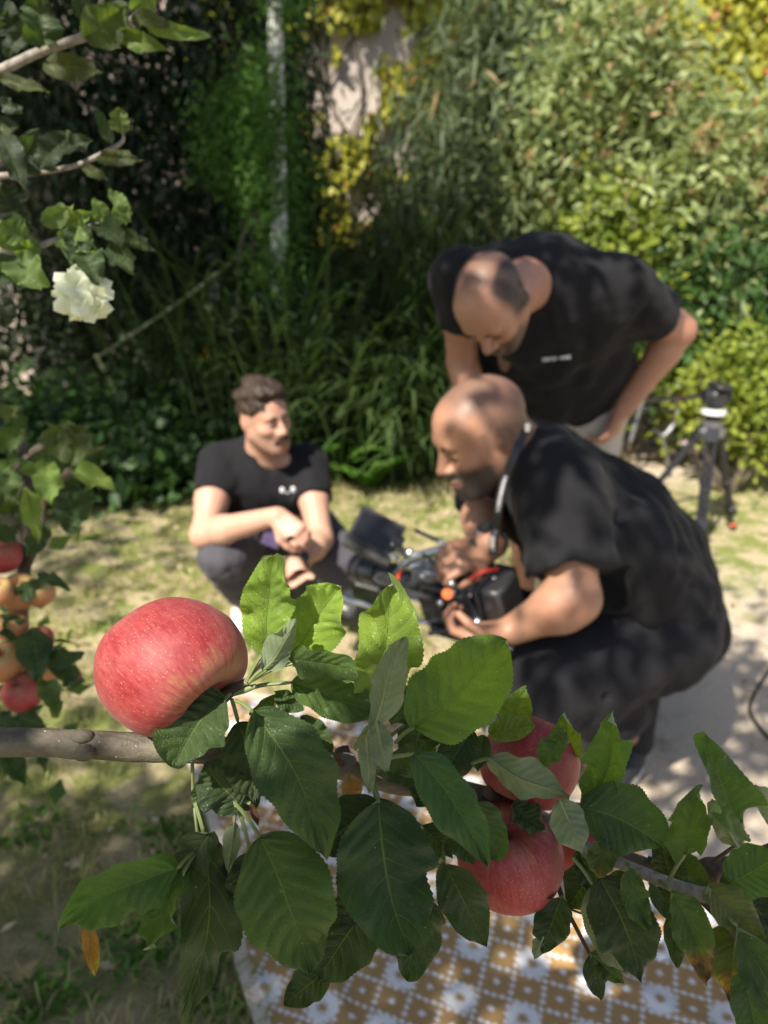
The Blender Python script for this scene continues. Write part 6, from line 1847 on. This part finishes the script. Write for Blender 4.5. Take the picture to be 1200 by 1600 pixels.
# ------------------------------------------------------------------ blurred apple tree at the left edge
def side_tree():
    rs = np.random.RandomState(77)
    root = empty('apple_tree', (-.78, 1.15, 0), 'blurred young apple tree at the left edge, leafy and carrying small apples', 'tree')
    mb = MB()
    mb.tube(catmull([(-.80, 1.18, 0), (-.76, 1.14, .4), P(40, 1110, 1.22), P(34, 960, 1.20), P(42, 800, 1.22), P(30, 660, 1.3)], 6), .010, 10)
    mb.tube(catmull([P(36, 900, 1.2), P(60, 840, 1.18), P(70, 780, 1.16), P(110, 735, 1.14)], 5), .006, 8)
    mb.tube(catmull([P(36, 860, 1.2), P(10, 760, 1.2), P(60, 700, 1.2), P(120, 690, 1.2)], 5), .006, 8)
    mb.build('trunk', M['bark'], root)
    def lf(b, tip, w, d, c, side=1, roll=0, **kw): leaf(root, (*b, d), (*tip, d - .02), w, c=c, side=side, roll=roll, seed=int(rs.randint(999)), N=30, Mx=9, **kw)
    dk = (0.035, 0.08, 0.02); md = (0.07, 0.13, 0.03); lt = (0.16, 0.26, 0.05); ol = (0.10, 0.14, 0.04)
    for a in (((118, 735), (182, 770), 36, 1.1, lt), ((70, 720), (80, 790), 42, 1.1, lt), ((90, 690), (150, 700), 60, 1.15, ol), ((60, 690), (140, 665), 34, 1.15, ol), ((130, 700), (150, 760), 60, 1.2, dk),
              ((100, 750), (120, 830), 66, 1.2, dk), ((0, 650), (30, 640), 30, 1.2, ol), ((20, 730), (0, 790), 40, 1.15, md), ((40, 760), (60, 850), 30, 1.1, lt), ((60, 900), (108, 918), 22, 1.1, dk),
              ((50, 980), (62, 1070), 50, 1.1, dk), ((80, 1020), (128, 1030), 34, 1.1, dk), ((90, 1010), (110, 1075), 46, 1.12, dk), ((64, 1060), (92, 1120), 32, 1.08, md), ((30, 1120), (80, 1140), 50, 1.15, dk), ((10, 1180), (40, 1225), 34, 1.15, dk),
              ((10, 1110), (0, 1180), 50, 1.18, dk), ((60, 1175), (70, 1205), 16, 1.12, dk), ((20, 940), (70, 900), 30, 1.15, dk), ((0, 700), (40, 670), 40, 1.2, md), ((20, 800), (50, 780), 40, 1.2, md), ((0, 840), (30, 820), 36, 1.15, dk), ((70, 820), (40, 870), 34, 1.15, dk), ((30, 1000), (0, 960), 40, 1.15, dk), ((70, 1090), (20, 1060), 30, 1.2, dk), ((10, 1130), (50, 1160), 44, 1.2, dk)):
        lf(*a, fold=.3, wave=.2, roll=float(rs.uniform(-25, 25)))
    # smaller filler sprigs
    cs = [P(x, y, 1.25) for (x, y) in ((10, 700), (40, 740), (0, 780), (50, 820), (10, 900), (40, 1000), (70, 1060), (10, 1110), (50, 1150), (90, 720))]
    C = np.repeat(np.array(cs), 12, 0) + rs.normal(size=(120, 3)) * .045
    V, fc, tt = leaf_cards(C, rnd_dirs(rs, 120), rnd_dirs(rs, 120), .045, .028, rs.rand(120), .1)
    mesh_obj('foliage', V, fc, M['fol_apple'], root, attrs={'tint': tt})
    lst = [((2, 866), 30, 'apple_red', 'small red apple highest at the left edge'), ((30, 925), 29, 'apple_yellow', 'pale orange small apple, left of the pair below the red one'), ((63, 926), 22, 'apple_yellow', 'yellow orange small apple, right of the pair below the red one'),
           ((18, 978), 24, 'apple_yellow', 'small yellow apple behind the dark leaf in the middle of the left bunch'), ((8, 1036), 30, 'apple_yellow', 'round orange apple cut by the left edge below the middle of the bunch'), ((62, 1000), 22, 'apple_red', 'small pinkish apple peeping above the dark hanging leaf'),
           ((36, 1082), 30, 'apple_red', 'lowest red and orange apple of the left bunch'), ((70, 1048), 18, 'apple_yellow', 'apple mostly hidden behind the dark hanging leaf'), ((120, 1054), 7, 'apple_red', 'tiny orange red fruit at the right tip of the left bunch'), ((0, 925), 22, 'apple_yellow', 'orange apple half outside the left edge beside the pair')]
    for i, (p, r, m, lab) in enumerate(lst):
        d = 1.17 - .004 * i
        apple(P(*p, d), r / F * d * 1.02, (.2 * rs.normal(), -.2, 1), lab, 'small blurred apples at the left edge', m, 20 + i, .95, .5, 40)
side_tree()

# ------------------------------------------------------------------ boughs entering at the upper left
def upper_left():
    rs = np.random.RandomState(5)
    root = empty('leafy_bough', tuple(P(-20, 110, .95)), 'apple boughs with olive and green leaves entering at the upper left corner', 'branch')
    mb = MB()
    px_tube(mb, [(-60, 130, .95), (0, 110, .93), (60, 82, .92), (130, 58, .90), (200, 34, .90), (215, 15, .9)], [9, 8, 7, 7, 5, 3], 12)
    px_tube(mb, [(-60, 285, .95), (0, 275, .95), (60, 270, .94), (120, 258, .93), (160, 240, .93), (190, 222, .93), (192, 208, .93)], [5, 5, 4, 4, 4, 3, 2], 10)
    px_tube(mb, [(-60, 410, .85), (0, 395, .85), (60, 385, .85), (120, 360, .86), (160, 350, .86), (190, 345, .87)], [6, 6, 5, 4, 4, 2], 10)
    px_tube(mb, [(-40, 440, .9), (10, 400, .9), (40, 378, .9)], [4, 4, 3], 8)
    mb.build('bough', M['twig_grey'], root)
    ol = (0.060, 0.080, 0.018); dk = (0.025, 0.05, 0.02); gr = (0.04, 0.08, 0.022); lt = (0.17, 0.27, 0.09); bl = (0.04, 0.07, 0.045)
    def lf(b, tip, w, d, c, side=1, **kw):
        side = 1
        kw.setdefault('roll', float(rs.uniform(-22, 22)))
        leaf(root, (*b, d), (*tip, d - .01), w, c=c, side=side, seed=int(rs.randint(999)), N=40, Mx=11, wave=.16, **kw)
    for a in (((62, 76), (60, -10), 60, .90, gr, -1), ((132, 58), (200, 8), 62, .88, (0.07, .12, .03), -1), ((205, 30), (265, 36), 26, .89, ol, -1), ((186, 56), (262, 78), 30, .89, (0.10, .17, .03), -1),
              ((72, 98), (158, 112), 42, .90, ol, -1), ((228, 40), (330, 58), 24, .9, lt, 1), ((135, 62), (190, 76), 20, .91, ol, -1), ((0, 122), (75, 142), 22, .92, ol, -1), ((125, 30), (120, -20), 26, .93, gr, -1),
              ((205, 15), (245, -8), 34, .90, lt, 1), ((30, 60), (10, 20), 50, .95, dk, 1), ((10, 90), (45, 30), 30, .94, dk, 1), ((175, 225), (150, 168), 20, .92, gr, -1), ((190, 208), (186, 168), 32, .92, (0.10, .15, .04), -1),
              ((155, 243), (220, 250), 24, .92, ol, -1), ((130, 262), (170, 282), 18, .93, ol, -1), ((25, 272), (60, 200), 52, .93, bl, 1), ((60, 262), (110, 205), 44, .92, dk, 1), ((90, 232), (146, 220), 30, .94, bl, 1), ((20, 255), (0, 190), 34, .94, ol, -1),
              ((0, 160), (34, 172), 22, .93, bl, 1), ((0, 205), (40, 300), 36, .9, dk, 1), ((20, 330), (0, 290), 50, .86, dk, 1), ((0, 380), (40, 340), 44, .84, lt, 1), ((40, 375), (5, 350), 44, .83, lt, 1), ((62, 384), (20, 395), 40, .84, lt, 1),
              ((66, 350), (112, 322), 34, .84, lt, 1), ((100, 352), (150, 332), 26, .85, lt, 1), ((95, 372), (150, 396), 44, .84, lt, 1), ((120, 360), (128, 410), 44, .84, gr, 1), ((150, 350), (200, 380), 34, .85, gr, 1), ((165, 348), (145, 310), 26, .86, lt, 1),
              ((182, 345), (202, 320), 30, .87, lt, 1), ((160, 350), (190, 345), 26, .86, lt, 1), ((190, 360), (244, 392), 24, .87, gr, 1), ((170, 372), (208, 425), 34, .86, gr, 1), ((30, 402), (66, 455), 56, .83, lt, 1), ((20, 400), (-10, 450), 50, .83, gr, 1),
              ((120, 385), (155, 440), 50, .83, gr, 1), ((0, 320), (50, 352), 40, .88, dk, 1), ((178, 300), (205, 345), 24, .87, lt, 1), ((0, 470), (20, 500), 30, .9, dk, 1), ((-20, 20), (40, 60), 60, 1.0, dk, 1), ((-20, 200), (30, 230), 60, 1.0, dk, 1)):
        lf(*a, fold=.3)
    mb = MB()
    return root
upper_left()

def white_blossom():
    rs = np.random.RandomState(15)
    c = P(130, 462, .84); r = 52 / F * .84
    root = empty('white_blossom', tuple(c), 'creamy white ruffled blossom below the leaves at the upper left', 'flower')
    for i in range(11):
        dr = nrm(rs.normal(size=3) + np.array((0, -.6, .1)))
        q = c + dr * r * rs.uniform(.25, .62); a = nrm(np.cross(dr, rs.normal(size=3))); b = np.cross(dr, a)
        u, v = np.meshgrid(np.linspace(0, 1, 7), np.linspace(0, 2 * math.pi, 25), indexing='ij')
        rr = r * rs.uniform(.5, .8) * u
        rad = rr * (1 + .22 * np.sin(5 * v + i)); z = .45 * rr * u + .20 * r * u * np.sin(6 * v + i * 2)
        V = q + (rad * np.cos(v))[..., None] * a + (rad * np.sin(v))[..., None] * b + (z[..., None]) * dr * -.6
        V = V.reshape(-1, 3); k = [(x * 25 + y, x * 25 + y + 1, (x + 1) * 25 + y + 1, (x + 1) * 25 + y) for x in range(6) for y in range(24)]
        mesh_obj('petal', V, np.array(k), M['petal_white'], root, attrs={'tint': rs.rand(len(V)) * .3 + .5})
    mb = MB(); mb.tube(catmull([c + (0, .01, 0), P(120, 425, .86), P(95, 385, .86)], 5), .002, 6); mb.build('stalk', M['petiole'], root)
white_blossom()

# ------------------------------------------------------------------ unseen shade trees towards the sun, crowns shaped to cast chosen shade
def shade_tree(name, base, spots, hgt, label, seed, per=60, L=.075, W=.05, cr=.15, clear=()):
    """spots: (x, y, z, clusters, spread) places on the ground or on people that the leaf clusters are aimed to shade"""
    rs = np.random.RandomState(seed)
    root = empty(name, base, label, 'tree')
    s = np.array(sdir); C = []
    for (x, y, z, n, sx, sy) in spots:
        for _ in range(n):
            h = hgt + rs.uniform(-.35, .5)
            q = np.array((x + rs.uniform(-sx, sx), y + rs.uniform(-sy, sy), z)); q = q + s * ((h - z) / s[2])
            C.append(q)
    C = np.array(C); N = len(C) * per
    off = rs.normal(size=(N, 3)) * cr * np.array((1, 1, .6)); c = np.repeat(C, per, 0) + off
    # nothing may hang into the picture
    rel = c - cC; dep = rel @ cF; upp = rel @ cU; ok = ~((dep > 0) & (upp < dep * .70)); c = c[ok]
    for (a, b, rad) in clear:                      # gaps cut in the crown to let the sun reach these places
        for k in np.linspace(0, 1, 12):
            g_ = np.asarray(a) + (np.asarray(b) - np.asarray(a)) * k; r_ = c - g_; t_ = r_ @ s
            c = c[(np.linalg.norm(r_ - t_[:, None] * s, axis=1) > rad) | (t_ < 0)]
    N = len(c)
    V, fc, tt = leaf_cards(c, rnd_dirs(rs, N) + np.array((0, 0, -.2)), rnd_dirs(rs, N) * .7 + np.array((0, 0, 1)), L * rs.uniform(.7, 1.3, N), W, rs.rand(N), .15)
    mesh_obj('foliage', V, fc, M['fol_apple'], root, attrs={'tint': tt})
    cen = C.mean(0); base = np.array(base, float)
    paths = [([base, base + (0, 0, 1.2), (base + cen) / 2 + (0, 0, .6), cen], [.10, .08, .06, .03])]
    for q in C[rs.choice(len(C), min(10, len(C)))]: paths.append(([base + (0, 0, 1.3), (base + q) / 2 + (0, 0, .7), q], [.05, .03, .01]))
    bark_tube('trunk', root, M['bark'], paths, 8)
FC = [((430, 880, .45), (440, 980, .45), .035), ((520, 930, .46), (780, 1040, .45), .045), ((210, 990, .46), (330, 1060, .45), .105), ((930, 1120, .49), (960, 1200, .49), .02), ((1110, 1160, .45), (1160, 1240, .45), .02), ((800, 1090, .53), (890, 1150, .53), .02), ((180, 1380, .45), (230, 1400, .45), .008)]
FC = [(P(*a), P(*b), r_) for a, b, r_ in FC]
SH = []  # points on the lower leaves that the added bough is aimed to shade
for (x, y, d, n) in ((340, 1180, .45, 1), (440, 1200, .44, 3), (470, 1290, .44, 3), (330, 1250, .47, 2), (450, 1400, .45, 4), (150, 1430, .45, 2), (250, 1440, .45, 2), (320, 1480, .47, 3), (560, 1300, .46, 3), (620, 1380, .44, 4), (640, 1250, .45, 3), (560, 1480, .47, 2), (700, 1260, .44, 3), (720, 1400, .47, 3), (740, 1200, .48, 3),
                     (800, 1340, .50, 4), (840, 1220, .50, 3), (900, 1290, .48, 3), (980, 1290, .48, 3), (950, 1450, .48, 4), (850, 1440, .5, 2), (1050, 1340, .48, 2), (1080, 1440, .46, 3), (1160, 1480, .46, 4), (1180, 1400, .46, 2), (1180, 1580, .44, 3), (650, 1150, .5, 2)):
    q = P(x, y, d); SH.append((q[0], q[1], q[2], n, .03, .02))
shade_tree('shade_tree', (-1.2, -1.1, 0), SH, 2.2, 'added unseen low apple bough behind the photographer shading the lower leaves of the branch', 300, 16, .075, .05, .045, FC)
shade_tree('shade_tree', (-3.4, -1.6, 0), [
    (-.72, 1.35, 0, 46, .45, .42), (-.5, 1.0, 0, 24, .5, .25), (-1.0, 1.9, 0, 6, .3, .3), (.35, 1.15, 0, 34, .55, .45), (.85, 1.95, .3, 12, .35, .4), (.62, 1.85, .7, 11, .32, .3), (.5, 2.25, 1.2, 22, .38, .22), (-.1, 1.8, 0, 8, .4, .3), (1.35, 2.1, 0, 9, .4, .35)],
    3.3, 'apple tree behind the photographer whose crown is shaped to dapple the lawn and rug', 301, 34, .075, .05, .15, FC + [(P(x, y, d), P(x + 12, y + 14, d), r_) for (x, y, d, r_) in ((868, 800, 1.68, .045), (912, 770, 1.7, .04), (925, 840, 1.66, .045), (850, 870, 1.63, .045), (970, 780, 1.75, .04), (1040, 880, 1.8, .05), (870, 425, 2.1, .045), (960, 440, 2.15, .04), (700, 620, 1.75, .07), (760, 400, 1.9, .06), (890, 1100, 1.75, .05))])
shade_tree('shade_tree', (-4.6, 1.0, 0), [
    (-1.7, 5.4, 1.6, 44, 1.5, .5), (-1.0, 5.4, 1.0, 24, 1.4, .5), (.1, 5.3, .8, 20, .7, .4), (-1.2, 4.6, 0, 14, 1.0, .5), (.6, 5.6, 1.4, 8, .4, .4), (-2.4, 4.4, 0, 8, .5, .5), (-1.5, 3.5, 0, 4, .5, .3), (-1.6, 5.4, 2.6, 14, 1.0, .3)],
    5.0, 'tall tree on the left out of the frame with a crown shaped to keep the left border in shade', 302, 70, .10, .075, .28,
    [((-.62, 4.78, 1.2), (-.55, 4.78, 3.4), .08), (P(410, 640, 2.6), P(420, 800, 2.6), .16), ((-.65, 7.1, 2.0), (.2, 7.1, 2.9), .4), ((.3, 7.2, 2.5), (4.5, 7.2, 2.8), .5), ((.6, 6, 1.6), (1.6, 6, 2.2), .5), ((2, 5.2, 1), (3.2, 5.2, 2), .8)])
